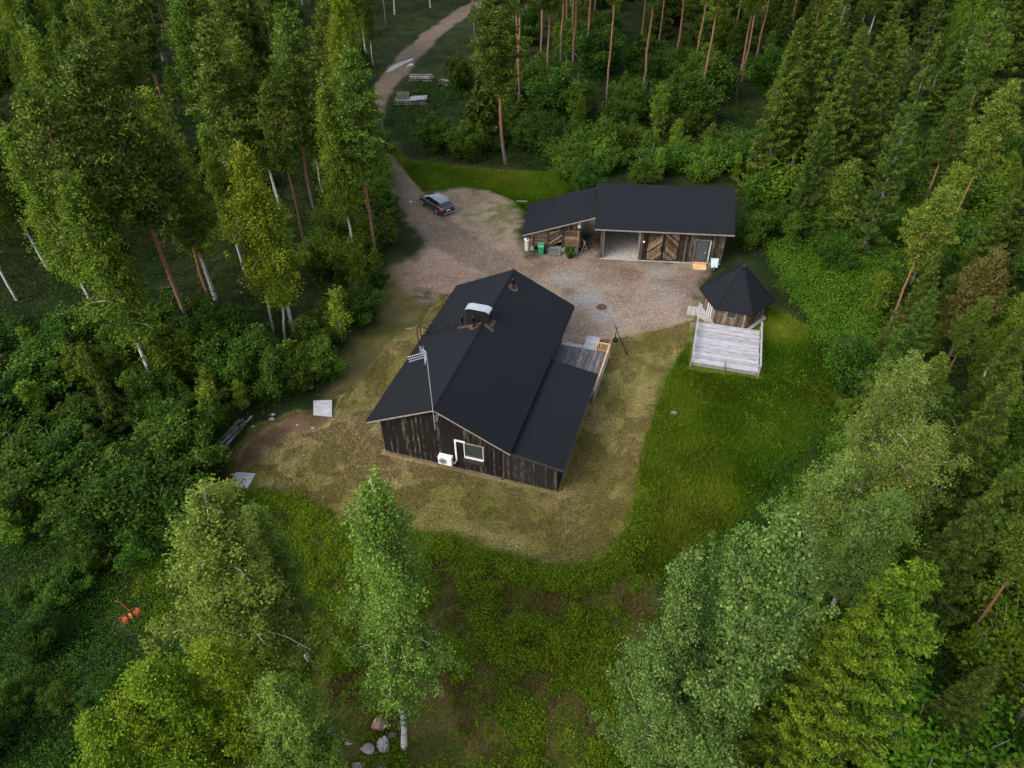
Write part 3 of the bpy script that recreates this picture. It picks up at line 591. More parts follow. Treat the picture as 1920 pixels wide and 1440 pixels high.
mb = MB(); mb.tube([(0+.0, -.45+.17*math.cos(t), .2+.17*math.sin(t)) for t in np.linspace(0, 2*math.pi, 17)], .045, 6); wl = mb.build('wheel', m_rubber, wb); mb = MB(); mb.tube([(-.03, -.45, .2), (.03, -.45, .2)], .1, 10); mb.build('rim', m_white, wl)

# ------------------------------------------------------------------ log shed joined to the garage by its lean-to roof
ls0 = (1.216, 60.098); lsa = -.111; SL, SD, SZ0, SZ1 = 6.80, 6.199, 2.2, 4.36
ls = empty('log_shed', *ls0, 0, lsa, 'small log shed under a sloping black roof left of the garage', 'shed')
sz = lambda x: SZ0+(SZ1-SZ0)*x/SL
mb = MB(); slope(mb, 0, SZ0, SL, SZ1, 0, SD, .09); mb.build('roof', m_roof, ls)
mb = MB(); slope(mb, 0, SZ0-.1, SL, SZ1-.1, -.03, -.002, .13); mb.build('fascia', m_trimg, ls)
mb = MB(); fr_ = MB(); bk_ = MB(); cy = .8; D1 = 5.4
for k in range(11):
    z = .62+k*.165
    if z > 2.5: break
    a1 = 5.55+random.uniform(-.05, .05); a0 = .62+random.uniform(-.05, .05); zz = z
    lo = max(a0, (zz+.2-SZ0)/(SZ1-SZ0)*SL) if zz+.2 > SZ0 else a0
    for s0, s1 in ((lo, 2.42), (3.78, a1)) if z < 2.3 else ((max(lo, 3.78), a1),):
        if s1 > s0+.2: (mb if s0 < 3 else fr_).tube([(s0, cy, z), (s1, cy, z)], .09, 8, sm=True)
    bk_.tube([(lo, D1, z), (a1, D1, z)], .09, 8)
mb.build('front_logs', m_log, ls); fr_.build('front_logs', m_log, ls); bk_.build('back_logs', m_log, ls)
for x in (.85, 5.3):
    mb = MB()
    for k in range(11):
        z = .70+k*.165
        if z+.12 < sz(x)-.1: mb.tube([(x, cy-.28+random.uniform(-.04, .04), z), (x, D1+.25, z)], .088, 8)
    mb.build('side_logs', m_logend, ls)
mb = MB(); boards(mb, 'x', 2.3, 5.15, cy+.02, .03, 2.35, lambda x: sz(x)-.12, seed=31, w=.14); mb.build('gable_boards', m_gclad, ls)
mb = MB(); boards(mb, 'x', 2.5, 3.7, cy-.1, .03, .68, lambda x: 2.4, seed=32, w=.16)
me_ = mb; 
dd = MB()
for i in range(12):
    c = .2+i*.2; pts = [(2.48, c), (3.72, c+1.0), (3.72, c+1.17), (2.48, c+.17)]
    q = [(x, min(max(z, .68), 2.45)) for x, z in pts]
    if max(p[1] for p in q)-min(p[1] for p in q) > .08: dd.add([(x, cy-.15-.002*i, z) for x, z in q]+[(x, cy-.12, z) for x, z in q], [(0, 1, 2, 3), (7, 6, 5, 4), (0, 4, 5, 1), (1, 5, 6, 2), (2, 6, 7, 3), (3, 7, 4, 0)])
dr_ = dd.build('door', m_chev, ls); hb = MB(); hb.tube([(3.0, cy-.2, 2.3), (3.25, cy-.22, 2.0), (3.45, cy-.22, 1.6), (3.5, cy-.2, 1.2)], .025, 6); hb.build('branch_handle', m_oldwood, dr_)
for x in (2.4, 3.8): mb = MB(); mb.box(x-.07, x+.07, cy-.2, cy-.06, .5, min(sz(x)-.12, 2.7)); mb.build('post', m_trim, ls)
for x in (.35,): mb = MB(); mb.box(x-.05, x+.05, cy-.1, cy, .0, sz(x)-.1); mb.build('post', m_trim, ls)
for x, y in ((.9, .9), (2.4, .85), (3.9, .85), (5.2, .9), (.9, 5.3), (5.2, 5.3)): mb = MB(); mb.prism([(x+.24*math.cos(a)*random.uniform(.8, 1.1), y+.2*math.sin(a)*random.uniform(.8, 1.1)) for a in np.linspace(0, 6.28, 8)[:-1]], -.2, .56); mb.build('foundation_stone', m_stone, ls)
mb = MB(); mb.box(5.4, 6.75, 1.0, 5.3, .25, .3) if False else mb.tube([(5.35, cy-.1, 3.15), (5.35, cy-.1, 2.75)], .16, 14, caps=False); sp = mb.build('stove_pipe', m_white, ls)
mb = MB(); mb.tube([(5.35, cy-.1, 2.78), (5.35, cy-.1, 2.76)], .13, 14); mb.build('opening', m_black, sp)
mb = MB(); 
for k in range(7): z = .25+k*.0; mb.box(2.5, 3.68, -.1+k*.155, -.1+k*.155+.115, .12+.07*k, .155+.07*k)
def lw(x, y): return ls0[0]+x*math.cos(lsa)-y*math.sin(lsa), ls0[1]+x*math.sin(lsa)+y*math.cos(lsa)
rp = empty('slatted_ramp', *ls0, 0, lsa, 'grey slatted wooden ramp at the log shed door', 'ramp')
mb.build('slats', m_oldwood, rp)
for x in (2.6, 3.5): mb = MB(); mb.hexa([(x, -.1, 0), (x+.06, -.1, 0), (x+.06, .95, 0), (x, .95, 0), (x, -.1, .11), (x+.06, -.1, .11), (x+.06, .95, .53), (x, .95, .53)]); mb.build('rail', m_oldwood, rp)
# wheelie bin
x, y = lw(1.78, .22); bn = empty('wheeled_bin', x, y, 0, lsa, 'green wheeled waste bin in front of the log shed', 'bin')
mb = MB(); mb.hexa([(-.24, -.26, .04), (.24, -.26, .04), (.24, .26, .04), (-.24, .26, .04), (-.3, -.33, .93), (.3, -.33, .93), (.3, .36, .93), (-.3, .36, .93)]); mb.build('body', m_green, bn, .03)
mb = MB(); mb.hexa([(-.32, -.37, .94), (.32, -.37, .94), (.32, .38, .94), (-.32, .38, .94), (-.27, -.3, 1.02), (.27, -.3, 1.02), (.29, .36, 1.08), (-.29, .36, 1.08)]); mb.build('lid', plain('green_lid', (.025, .24, .11), .4, .5, 0, .1), bn, .02)
for s in (-1, 1): mb = MB(); mb.tube([(s*.27, .3, .1), (s*.33, .3, .1)], .1, 12); mb.build('wheel', m_rubber, bn)
mb = MB(); mb.tube([(-.28, .42, .98), (.28, .42, .98)], .02, 6); mb.build('handle', m_green, bn)
x, y = lw(.35, 1.0); sb = empty('log_block', x, y-.1, 0, 0, 'upright log block with a pale sawn top left of the log shed', 'log')
mb = MB(); mb.lathe([(.26, 0), (.24, .3), (.23, 1.14)], n=16); mb.build('bark', bk_birch, sb); mb = MB(); mb.lathe([(.30, 1.14), (.30, 1.19), (.0, 1.2)], n=16); mb.build('top', m_white, sb)
x, y = lw(4.62, -.2); tb = empty('planter_tub', x, y, 0, 0, 'dark tub with a bushy green plant in front of the log shed', 'planter')
mb = MB(); mb.lathe([(.0, .0), (.26, .0), (.34, .28), (.36, .3), (.3, .3), (.29, .24), (0, .24)], n=18); mb.build('tub', m_trim, tb)
x, y = lw(5.95, .9); sh = empty('sawhorse', x, y, 0, .2, 'narrow wooden sawhorse standing by the right end of the log shed', 'sawhorse')
for yy in (0, 1.0):
    mb = MB(); mb.beam((-.35, yy, 0), (.08, yy, 1.25), .07, .05); mb.build('leg', m_oldwood, sh); mb = MB(); mb.beam((.35, yy+.06, 0), (-.08, yy+.06, 1.25), .07, .05); mb.build('leg', m_oldwood, sh)
    mb = MB(); mb.beam((-.22, yy+.03, .35), (.22, yy+.03, .35), .05, .05); mb.build('stretcher', m_oldwood, sh)
mb = MB(); mb.beam((0, -.1, 1.0), (0, 1.2, 1.0), .08, .08); mb.build('top_rail', m_oldwood, sh)
a, b = G(968, 382, .9), G(989, 384, .9); mb = MB(); mb.tube([(a[0], a[1], 1.2), (b[0], b[1], 1.3)], .06, 6); pl = mb.build('pale_pole', m_oldwood); tag(pl, 'short pale pole sticking out left of the log shed roof', 'pole')

# ------------------------------------------------------------------ hexagonal grill hut
KX, KY, KR, KP, KZE, KZA = 19.106, 49.818, 3.103, 2.812, 2.0, 4.669
kt = empty('grill_hut', KX, KY, 0, 0, 'six-sided timber grill hut with steep black pointed roof', 'hut')
hexp = lambda r, z: [(r*math.cos(KP+i*math.pi/3), r*math.sin(KP+i*math.pi/3), z) for i in range(6)]
mb = MB(); E1 = hexp(KR, KZE); E0 = hexp(KR, KZE-.1); A1 = hexp(.28, KZA); A0 = hexp(.28, KZA-.12)
for i in range(6): j = (i+1) % 6; mb.hexa([E0[i], E0[j], A0[j], A0[i], E1[i], E1[j], A1[j], A1[i]], .5)
mb.build('roof', m_roof, kt)
for i in range(6): mb = MB(); a = Vector(E1[i]); b = Vector(A1[i]); mb.beam(a+Vector((0, 0, .02)), b+Vector((0, 0, .02)), .16, .03); mb.build('hip_cap', m_roof, kt)
mb = MB(); mb.lathe([(.28, KZA-.1), (.28, KZA+.1), (.33, KZA+.1), (.33, KZA+.14), (.22, KZA+.14), (.2, KZA+.0), (0, KZA+.0)], n=18); mb.build('smoke_ring', m_black, kt)
Wb, WR = .12, 2.5
# wall: boards on each of the six faces
mb = MB(); pts = hexp(WR, 0)
for i in range(6):
    a, b = Vector(pts[i]), Vector(pts[(i+1) % 6]); n = 16; d = (b-a)/n; out = ((a+b)/2).normalized()
    for k in range(n):
        if i == 1 and 5 <= k <= 9: zs = [(Wb, 1.05), (1.6, 2.05)]
        elif i == 0 and 4 <= k <= 10: zs = [(1.85, 2.05)]
        else: zs = [(Wb, 2.05)]
        p0 = a+d*k+out*random.uniform(0, .02); p1 = a+d*(k+.93)+out*random.uniform(0, .02); tt = random.random()
        for z0_, z1_ in zs: mb.hexa([(p0.x, p0.y, z0_), (p1.x, p1.y, z0_), (p1.x-out.x*.1, p1.y-out.y*.1, z0_), (p0.x-out.x*.1, p0.y-out.y*.1, z0_), (p0.x, p0.y, z1_), (p1.x, p1.y, z1_), (p1.x-out.x*.1, p1.y-out.y*.1, z1_), (p0.x-out.x*.1, p0.y-out.y*.1, z1_)], tt)
mb.build('wall', wood('hut_boards', (.03, .022, .016), (.085, .062, .046), (.25, .19, .15), 'z', .5), kt)
a, b = Vector(pts[1]), Vector(pts[2]); out = ((a+b)/2).normalized(); w0, w1 = a.lerp(b, .31), a.lerp(b, .63)
def hq(mb, p, q, z0, z1, o0, o1): mb.hexa([(p.x+out.x*o0, p.y+out.y*o0, z0), (q.x+out.x*o0, q.y+out.y*o0, z0), (q.x+out.x*o1, q.y+out.y*o1, z0), (p.x+out.x*o1, p.y+out.y*o1, z0), (p.x+out.x*o0, p.y+out.y*o0, z1), (q.x+out.x*o0, q.y+out.y*o0, z1), (q.x+out.x*o1, q.y+out.y*o1, z1), (p.x+out.x*o1, p.y+out.y*o1, z1)])
mb = MB(); hq(mb, w0, w1, 1.05, 1.6, -.05, -.03); kw = mb.build('window', m_glass, kt); mb = MB(); hq(mb, w0, w1, .98, 1.05, -.04, .06); hq(mb, w0, w1, 1.6, 1.66, -.04, .06); hq(mb, w0, w0.lerp(w1, .08), 1.051, 1.6, -.03, .045); hq(mb, w0.lerp(w1, .92), w1, 1.051, 1.6, -.03, .045); mb.build('frame', m_trimg, kw)
a, b = Vector(pts[0]), Vector(pts[1]); out = ((a+b)/2).normalized(); w0, w1 = a.lerp(b, .25), a.lerp(b, .68); mb = MB(); hq(mb, w0, w1, .15, 1.84, -.06, .0); kd = mb.build('door', m_oldwood, kt); mb = MB(); 
for q in (.2, .5, .8): c_ = w0.lerp(w1, q); hq(mb, c_, w0.lerp(w1, q+.1), .16, 1.83, .002, .02)
mb.build('door_batten', m_white, kd)
mb = MB(); mb.prism([(x, y) for x, y, z in hexp(2.85, 0)], -.2, .1); mb.build('base_slab', m_conc, kt)
pts2 = [G(1310, 568)+0, G(1307, 602), G(1345, 602), G(1340, 590)]
mb = MB(); mb.prism([tuple(p-np.array([KX, KY])) for p in [G(1310, 568), G(1307.5, 603), G(1352, 606), G(1338, 585)]], -.2, .085); mb.build('apron_slab', m_conc, kt)
kp = empty('paving', KX, KY, 0, -.29, 'pale square pavers left of the grill hut', 'paving')
c_ = G(1300, 583)-np.array([KX, KY]); c_ = (c_[0]*math.cos(.29)-c_[1]*math.sin(.29), c_[0]*math.sin(.29)+c_[1]*math.cos(.29)); mb = MB()
for i in range(3):
    for j in range(4): mb.box(c_[0]-.5+i*.34, c_[0]-.5+i*.34+.31, c_[1]-.7+j*.34, c_[1]-.7+j*.34+.31, -.05, .03+.005*(i+j))
mb.build('tile', m_conc, kp)
# its grey terrace
q = [np.array(p) for p in ((15.67, 48.06), (20.53, 46.64), (18.95, 41.34), (14.14, 42.8))]; td = math.atan2(q[1][1]-q[0][1], q[1][0]-q[0][0])
tr = empty('terrace', *q[3], 0, td, 'pale grey plank terrace with low railings in front of the grill hut', 'terrace'); TW, TD = 5.05, 5.5
mb = MB(); y = 0
while y < TD-.05: mb.box(random.uniform(-.03, .0), TW+random.uniform(0, .03), y, y+.135, .45, .50); y += .145
mb.build('deck_boards', m_grey, tr)
mb = MB(); mb.box(.05, TW-.05, .02, .08, .1, .445); mb.box(.05, TW-.05, TD-.1, TD-.05, .1, .445); mb.box(.05, .1, .08, TD-.1, .1, .445); mb.box(TW-.1, TW-.05, .08, TD-.1, .1, .445); mb.build('deck_frame', m_oldwood, tr)
RZ = 1.15
for q_ in ((-.08, .04, -.08, TD-.1), (TW-.02, TW+.12, -.08, TD+.3), (.04, TW-.02, -.1, -.02)): mb = MB(); mb.box(*q_, RZ, RZ+.05); mb.build('handrail', m_grey, tr)
for q_ in ((TW+.03, TW+.06, -.05, TD+.2), (-.05, -.02, -.02, TD-.2)): mb = MB(); mb.box(*q_, .8, .92); mb.build('rail_board', m_oldwood, tr)
for x, y in ((-.03, -.05), (TW/2, -.07), (TW+.05, -.05), (-.03, 1.9), (-.03, 3.8), (-.03, 5.3), (TW+.05, 1.9), (TW+.05, 3.8), (TW+.05, 5.6)): mb = MB(); mb.box(x-.045, x+.045, y-.045, y+.045, .0, RZ-.003); mb.build('post', m_oldwood, tr)
# ------------------------------------------------------------------ car
pf, pr = G(791, 383.5), G(822.5, 404.5); hd = math.atan2(*(pf-pr)[::-1]); mid = (pf+pr)/2; side = np.array([math.sin(hd), -math.cos(hd)])
cc = mid+side*.80
car = empty('parked_car', cc[0], cc[1], .02, hd, 'black estate car with silver roof rails parked on the dirt track', 'car')
m_paint = MT('black_car_paint', .22, .6); m_paint.col((.012, .013, .016)); m_paint.b.inputs['Coat Weight'].default_value = .6; m_paint = m_paint.m
m_cglass = plain('car_glass', (.01, .014, .016), .06, .6, 0, .05); m_tail = plain('tail_lamp', (.35, .03, .04), .25, .5); m_head = plain('head_lamp', (.6, .62, .62), .15, .6)
# body loft: x, half width, sill z, shoulder z, top z
st_ = [(-2.36, .70, .42, .72, .86), (-2.30, .80, .30, .80, .98), (-2.0, .87, .26, .86, 1.0), (-1.3, .90, .24, .84, .97), (0, .90, .22, .80, .93), (.9, .90, .22, .78, .93), (1.3, .89, .24, .76, .90), (1.9, .86, .26, .70, .80), (2.22, .78, .28, .62, .70), (2.36, .62, .34, .52, .60)]
V = []; F = []
for x, w, s, sh, tp in st_:
    hp_ = [(w*.9, s), (w, s+.12), (w, sh-.08), (w*.97, sh), (w*.86, tp), (w*.4, tp+.02), (0, tp+.03)]
    V += [(x, y, z) for y, z in hp_]+[(x, -y, z) for y, z in hp_[:-1][::-1]]
n = 13
for i in range(len(st_)-1):
    for k in range(n): F.append((i*n+k, (i+1)*n+k, (i+1)*n+(k+1) % n, i*n+(k+1) % n))
mb = MB(); mb.add(V, F, .5, True); mb.add(V[:n], [tuple(range(n))], .5); mb.add(V[-n:], [tuple(range(n))[::-1]], .5); mb.build('body', m_paint, car)
# cabin: base ring and roof ring
base = [(1.15, .78, .93), (.3, .80, .94), (-.9, .80, .96), (-1.75, .78, .98), (-2.2, .70, 1.0)]; top = [(.35, .60, 1.40), (-.1, .63, 1.45), (-.9, .63, 1.46), (-1.6, .60, 1.43), (-1.92, .56, 1.38)]
mb = MB(); V = []; m = 5
for (x, w, z), (x2, w2, z2) in zip(base, top): V += [(x, w, z), (x2, w2, z2), (x2, -w2, z2), (x, -w, z)]
F = []
for i in range(m-1): F += [(4*i, 4*i+4, 4*i+5, 4*i+1), (4*i+3, 4*i+2, 4*i+6, 4*i+7)]
F += [(0, 1, 2, 3), (4*m-4, 4*m-1, 4*m-2, 4*m-3)]
mb.add(V, F, .5); mb.build('windows', m_cglass, car)
mb = MB(); V = []
for x, w, z in top: V += [(x+.0, w+.03, z-.015), (x, w*.6, z+.035), (x, -w*.6, z+.035), (x, -w-.03, z-.015)]
V2 = [(x, y, z-.03) for x, y, z in V]; 
mb.add(V, [(4*i+k, 4*i+k+1, 4*i+5+k, 4*i+4+k) for i in range(4) for k in range(3)], .5, True)
mb.add([(.35, .63, 1.385), (.35, .36, 1.435), (.35, -.36, 1.435), (.35, -.63, 1.385), (.42, .62, 1.37), (.42, -.62, 1.37)], [(0, 4, 5, 3, 2, 1)], .5)
mb.build('roof', plain('glossy_roof', (.09, .10, .115), .2, .8, 0, .05), car)
mb = MB()
for s in (-1, 1):
    for (a, b) in (((1.12, .785, .94), (.35, .62, 1.39)), ((.05, .815, .95), (.0, .65, 1.43)), ((-1.0, .815, .96), (-.98, .65, 1.44)), ((-1.78, .79, .98), (-1.68, .62, 1.42)), ((-2.2, .72, 1.0), (-1.92, .58, 1.37))):
        mb.beam((a[0], s*a[1], a[2]), (b[0], s*b[1], b[2]), .06, .03)
mb.build('pillar', m_paint, car)
for s in (-1, 1):
    mb = MB(); mb.tube([(.25, s*.58, 1.45), (.15, s*.58, 1.51), (-1.5, s*.57, 1.51), (-1.65, s*.56, 1.44)], .02, 6); mb.build('roof_rail', m_alu, car)
    mb = MB(); mb.beam((1.0, s*.81, .955), (-2.0, s*.81, .985), .012, .025); mb.build('window_trim', m_alu, car)
    mb = MB(); mb.hexa([(.86, s*.84, 1.0), (1.0, s*.84, 1.0), (1.0, s*1.02, 1.02), (.86, s*1.02, 1.02), (.86, s*.84, 1.13), (.98, s*.84, 1.13), (.98, s*1.0, 1.12), (.86, s*1.0, 1.12)]); mb.build('mirror', m_paint, car)
    mb = MB(); mb.hexa([(2.0, s*.84, .58), (2.28, s*.68, .52), (2.22, s*.5, .56), (1.95, s*.6, .7), (2.0, s*.85, .7), (2.28, s*.7, .62), (2.22, s*.5, .67), (1.9, s*.62, .8)]); mb.build('headlight', m_head, car)
    mb = MB(); mb.hexa([(-2.32, s*.83, .74), (-2.0, s*.895, .76), (-2.0, s*.84, .76), (-2.36, s*.6, .74), (-2.30, s*.82, .92), (-2.02, s*.88, .93), (-2.02, s*.82, .94), (-2.36, s*.58, .92)]); mb.build('tail_light', m_tail, car)
for x, nm in ((1.38, 'front'), (-1.38, 'rear')):
    for s in (-1, 1):
        mb = MB(); mb.tube([(x, s*.72, .32), (x, s*.91, .32)], [.32, .32], 22, caps=True); w_ = mb.build('wheel', m_rubber, car)
        mb = MB(); mb.tube([(x, s*.9, .32), (x, s*.925, .32)], [.2, .2], 18, sm=False); mb.build('rim', m_alu, w_)
        mb = MB(); 
        for k in range(5): a = k*2*math.pi/5; mb.beam((x+.04*math.cos(a+.6), s*.93, .32+.04*math.sin(a+.6)), (x+.17*math.cos(a+.6), s*.93, .32+.17*math.sin(a+.6)), .05, .01, up=(0, 1, 0))
        mb.build('spoke_gap', m_black, w_)
mb = MB(); mb.box(-2.385, -2.365, -.26, .26, .62, .73); mb.build('number_plate', m_white, car)
mb = MB(); mb.box(-2.40, -2.34, -.62, .62, .34, .38); mb.build('bumper_trim', m_alu, car)
mb = MB(); mb.add([(-2.215, .6, 1.0), (-2.215, -.6, 1.0), (-1.95, -.5, 1.36), (-1.95, .5, 1.36), (-2.23, .6, 1.005), (-2.23, -.6, 1.005), (-1.965, -.5, 1.365), (-1.965, .5, 1.365)], [(7, 6, 5, 4), (0, 1, 5, 4), (1, 2, 6, 5), (2, 3, 7, 6), (3, 0, 4, 7)]); mb.build('rear_window', m_cglass, car)

# ------------------------------------------------------------------ small things in the yard
def rock(name, u, v, r, mat, label, group=None, sq=(1, .8, .6), cat='rock', seed=0, ang=0):
    rr = np.random.default_rng(seed); g = G(u, v); z = hgt(*g); n1_, n2_ = 9, 14; V = []
    ph = rr.random((6, 3))*6.28; am = rr.random(6)*.13
    dirs = rr.normal(size=(9, 3)); dirs /= np.linalg.norm(dirs, axis=1)[:, None]; lim = rr.uniform(.62, .9, 9)
    for i in range(n1_+1):
        t = math.pi*i/n1_
        for k in range(n2_):
            p = 2*math.pi*k/n2_; d = np.array([math.sin(t)*math.cos(p), math.sin(t)*math.sin(p), math.cos(t)]); q = 1+sum(am[j]*math.sin(3*d@ph[j]+j) for j in range(6))
            dd_ = d*q
            for a, l in zip(dirs, lim):
                e = dd_@a
                if e > l: dd_ = dd_-a*(e-l)*.85
            V.append(dd_*r*np.array(sq))
    F = [(i*n2_+k, i*n2_+(k+1) % n2_, (i+1)*n2_+(k+1) % n2_, (i+1)*n2_+k) for i in range(n1_) for k in range(n2_)]
    mb = MB(); mb.add(V, [f[::-1] for f in F], .5, False); o = mb.build(name, mat); o.location = (g[0], g[1], z+r*sq[2]*.45); o.rotation_euler = (0, 0, ang)
    return tag(o, label, cat, group)
rock('rock', 1263, 777, .34, m_stone, 'lone pale grey rock in the tall grass at the edge of the mown lawn', sq=(1.1, .7, .5), seed=1)
bb = 'boulders at the foot of the white-stemmed birch'
rock('boulder', 713, 1358, .46, m_rstone, 'flat angular reddish boulder left of the birch stem', bb, (1, .8, .5), 'boulder', 2, .4)
rock('boulder', 624, 1376, .38, m_stone, 'leftmost grey boulder of the group below the birch', bb, (.8, 1, .9), 'boulder', 3)
rock('boulder', 640, 1386, .3, m_stone, 'grey boulder leaning against the leftmost boulder below the birch', bb, (.8, 1.1, .8), 'boulder', 4)
rock('boulder', 654, 1393, .23, m_stone, 'small rounded grey boulder in the middle of the group below the birch', bb, (1, .8, .7), 'boulder', 5)
rock('boulder', 720, 1398, .44, m_stone, 'tall pale grey boulder with dark streaks nearest the birch stem', bb, (.75, 1, .95), 'boulder', 6, .5)
rock('boulder', 732, 1379, .24, m_stone, 'small grey boulder behind the tall pale one by the birch', bb, (1, .7, .6), 'boulder', 7)
rock('boulder', 690, 1405, .3, m_stone, 'mossy half-buried boulder between the pale and the small round ones', bb, (1.2, .9, .5), 'boulder', 8)
rock('boulder', 672, 1438, .3, m_stone, 'boulder at the bottom edge left of centre of the boulder group', bb, (1, .8, .5), 'boulder', 9)
rock('boulder', 716, 1436, .28, m_stone, 'boulder at the bottom edge right of centre of the boulder group', bb, (1, .8, .6), 'boulder', 10)
rock('rock', 1175, 1405, .2, m_stone, 'white elongated rock in the low shrubs left of the bottom aspen', None, (1.6, .7, .5), 'rock', 11)
rock('rock', 1252, 1385, .15, m_stone, 'small grey rock under the aspen edge', None, (1, .8, .6), 'rock', 12)
rock('rock', 1224, 1424, .15, m_stone, 'small brown rock in the bottom shrubs beside the aspen', None, (1, .8, .6), 'rock', 13)
for i, (u, v, r, l) in enumerate([(512, 778, .17, 'pinkish stone at the top left of the bare soil patch'), (510, 787, .2, 'grey stone just below the pinkish one at the bare soil patch'), (475, 800, .14, 'pale stone by the ends of the plank pile'), (558, 797, .1, 'small pale stone in the middle of the soil patch'), (587, 803, .14, 'yellowish stone below the upper board on the soil patch'), (570, 853, .08, 'small white stone on the trench across the lawn')]):
    rock('stone', u, v, r, m_stone, l, 'stones scattered on the bare soil patch', (1.2, .8, .6), 'stone', 20+i)
rock('stone', 770, 379, .13, m_white, 'small white stone on the dirt track left of the car', None, (1.2, .8, .5), 'stone', 30)
rock('rock', 672, 606, .2, m_stone, 'pale rock in the grass between the trees and the left lawn strip', None, (1.8, .6, .5), 'rock', 31)
rock('rock', 688, 579, .12, m_stone, 'tiny pale rock above the long one near the left lawn strip', None, (.8, .8, .6), 'rock', 32)
rock('rock', 1618, 541, .25, m_stone, 'pale rock at the bush edge right of the grill hut', None, (1.2, .8, .6), 'rock', 33)
# fallen branches on grass
for i, (u, v, l, a, lab) in enumerate([(790, 556, .7, -.6, 'short bleached branch on the grass behind the house'), (768, 618, .7, -.3, 'short bleached branch on the left lawn strip')]):
    g = G(u, v); mb = MB(); mb.tube([(-l/2, 0, .06), (-.05, .05, .08), (l/2, 0, .05)], [.03, .05, .025], 6); mb.tube([(0, .05, .08), (.2, .22, .1)], [.03, .015], 5); o = mb.build('fallen_branch', bk_dead); o.location = (*g, hgt(*g)); o.rotation_euler = (0, 0, a); tag(o, lab, 'branch')
# boards on the lawn edge
def board(px, lab):
    q = [G(u, v) for u, v in px]; c = sum(q)/4; mb = MB(); mb.prism([tuple(p-c) for p in q][::-1], .06, .13); o = mb.build('weathered_board', m_grey); o.location = (*c, max(hgt(*p) for p in q+[c])-.02); tag(o, lab, 'board')
board([(588, 753), (623, 752), (623, 783), (588, 780)], 'square pale grey board lying under the bush at the upper soil patch')
board([(443, 887), (480, 890), (465, 918), (430, 912)], 'pale grey board with green sprigs over it at the lower left lawn corner')
# plank pile
pp = empty('plank_pile', *G(437, 818), 0, 0, 'pile of long old grey planks at the forest edge left of the lawn', 'planks'); c = G(437, 818); zz = hgt(*c)
for (u0, v0, u1, v1, z, w) in [(402, 842, 450, 790, .12, .2), (408, 846, 458, 789, .2, .16), (414, 850, 474, 783, .16, .18), (418, 838, 462, 796, .3, .12), (400, 838, 440, 800, .1, .12)]:
    a, b = G(u0, v0)-c, G(u1, v1)-c; mb = MB(); mb.beam((a[0], a[1], zz+z), (b[0], b[1], zz+z+.03), w, .05); mb.build('plank', m_oldwood, pp)
# woodpiles by the road
def pallets(u, v, lab, seed, n=6, L=3.2, ang=.1):
    r = random.Random(seed); g = G(u, v); z = hgt(*g); p = empty('timber_stack', g[0], g[1], z, ang, lab, 'timber stack')
    for k in range(n):
        mb = MB(); y = k*.24-.6; zz = .25+.12*(k % 3)+.1*k/2; mb.beam((-L/2+r.uniform(-.3, .3), y, zz), (L/2+r.uniform(-.3, .3), y+r.uniform(-.15, .15), zz+r.uniform(-.08, .08)), .16, .07); mb.build('board', m_oldwood, p)
    for x in (-L*.35, L*.3): mb = MB(); mb.beam((x, -.8, .14), (x, .9, .18), .14, .16); mb.build('bearer', m_oldwood, p)
    return p
pallets(790, 152, 'stack of grey boards beside the forest road, farthest of the timber stacks', 1, 7, 3.2, -.1)
pallets(843, 158, 'loose grey boards in the bushes right of the farthest stack', 2, 5, 3.6, -.35)
p = pallets(772, 196, 'nearest grey timber stack by the forest road with a raised rack', 3, 7, 4.6, .0)
mb = MB()
for z in (.9, 1.12, 1.34, 1.56): mb.beam((-2.0, .4, z), (-.3, .35, z), .05, .1)
for x in (-1.95, -.4): mb.beam((x, .42, 0), (x, .42, 1.65), .08, .08)
mb.build('rack', m_oldwood, p); mb = MB(); mb.hexa([(-.2, -.7, .75), (2.2, -.5, .8), (2.3, .8, .8), (-.1, .8, .8), (-.1, -.6, .8), (2.1, -.4, .95), (2.2, .7, 1.0), (0, .7, .9)]); mb.build('tarpaulin', plain('grey_tarpaulin', (.16, .17, .18), .6, .3), p)
# manhole cover
g = G(1128, 576); mb = MB(); mb.lathe([(.45, -.05), (.45, .05), (.42, .055)], n=28); mh = mb.build('manhole_cover', m_iron); mh.location = (*g, 0); tag(mh, 'round rusty manhole cover in the gravel yard', 'manhole cover')
mb = MB(); mb.lathe([(.42, .055), (.40, .04), (.30, .04), (.29, .055), (.2, .055), (.19, .04), (0, .04)], n=28); mb.build('lid_plate', m_iron, mh)
# tripod with pot
g = G(1152, 655, 0); tp = empty('fire_tripod', g[0], g[1], 0, 0, 'fire tripod of crossed poles with a hanging black pot beside the entrance deck', 'tripod')
ap = (0.02, 0, 2.0)
for k, (a, b) in enumerate([((-.95, -.75, 0), (.25, .2, 2.5)), ((.95, -.75, 0), (-.22, .18, 2.45)), ((.1, .9, 0), (-.02, -.18, 2.4))]): mb = MB(); mb.tube([a, b], [.045, .03], 6); mb.build('pole', m_black if k else m_oldwood, tp)
mb = MB(); mb.tube([(0, 0, 1.95), (0, 0, 1.1)], .01, 4); mb.lathe([(.02, .78), (.17, .8), (.22, .9), (.21, 1.05), (.18, 1.08), (0, 1.07)], n=16); mb.build('pot', m_black, tp)
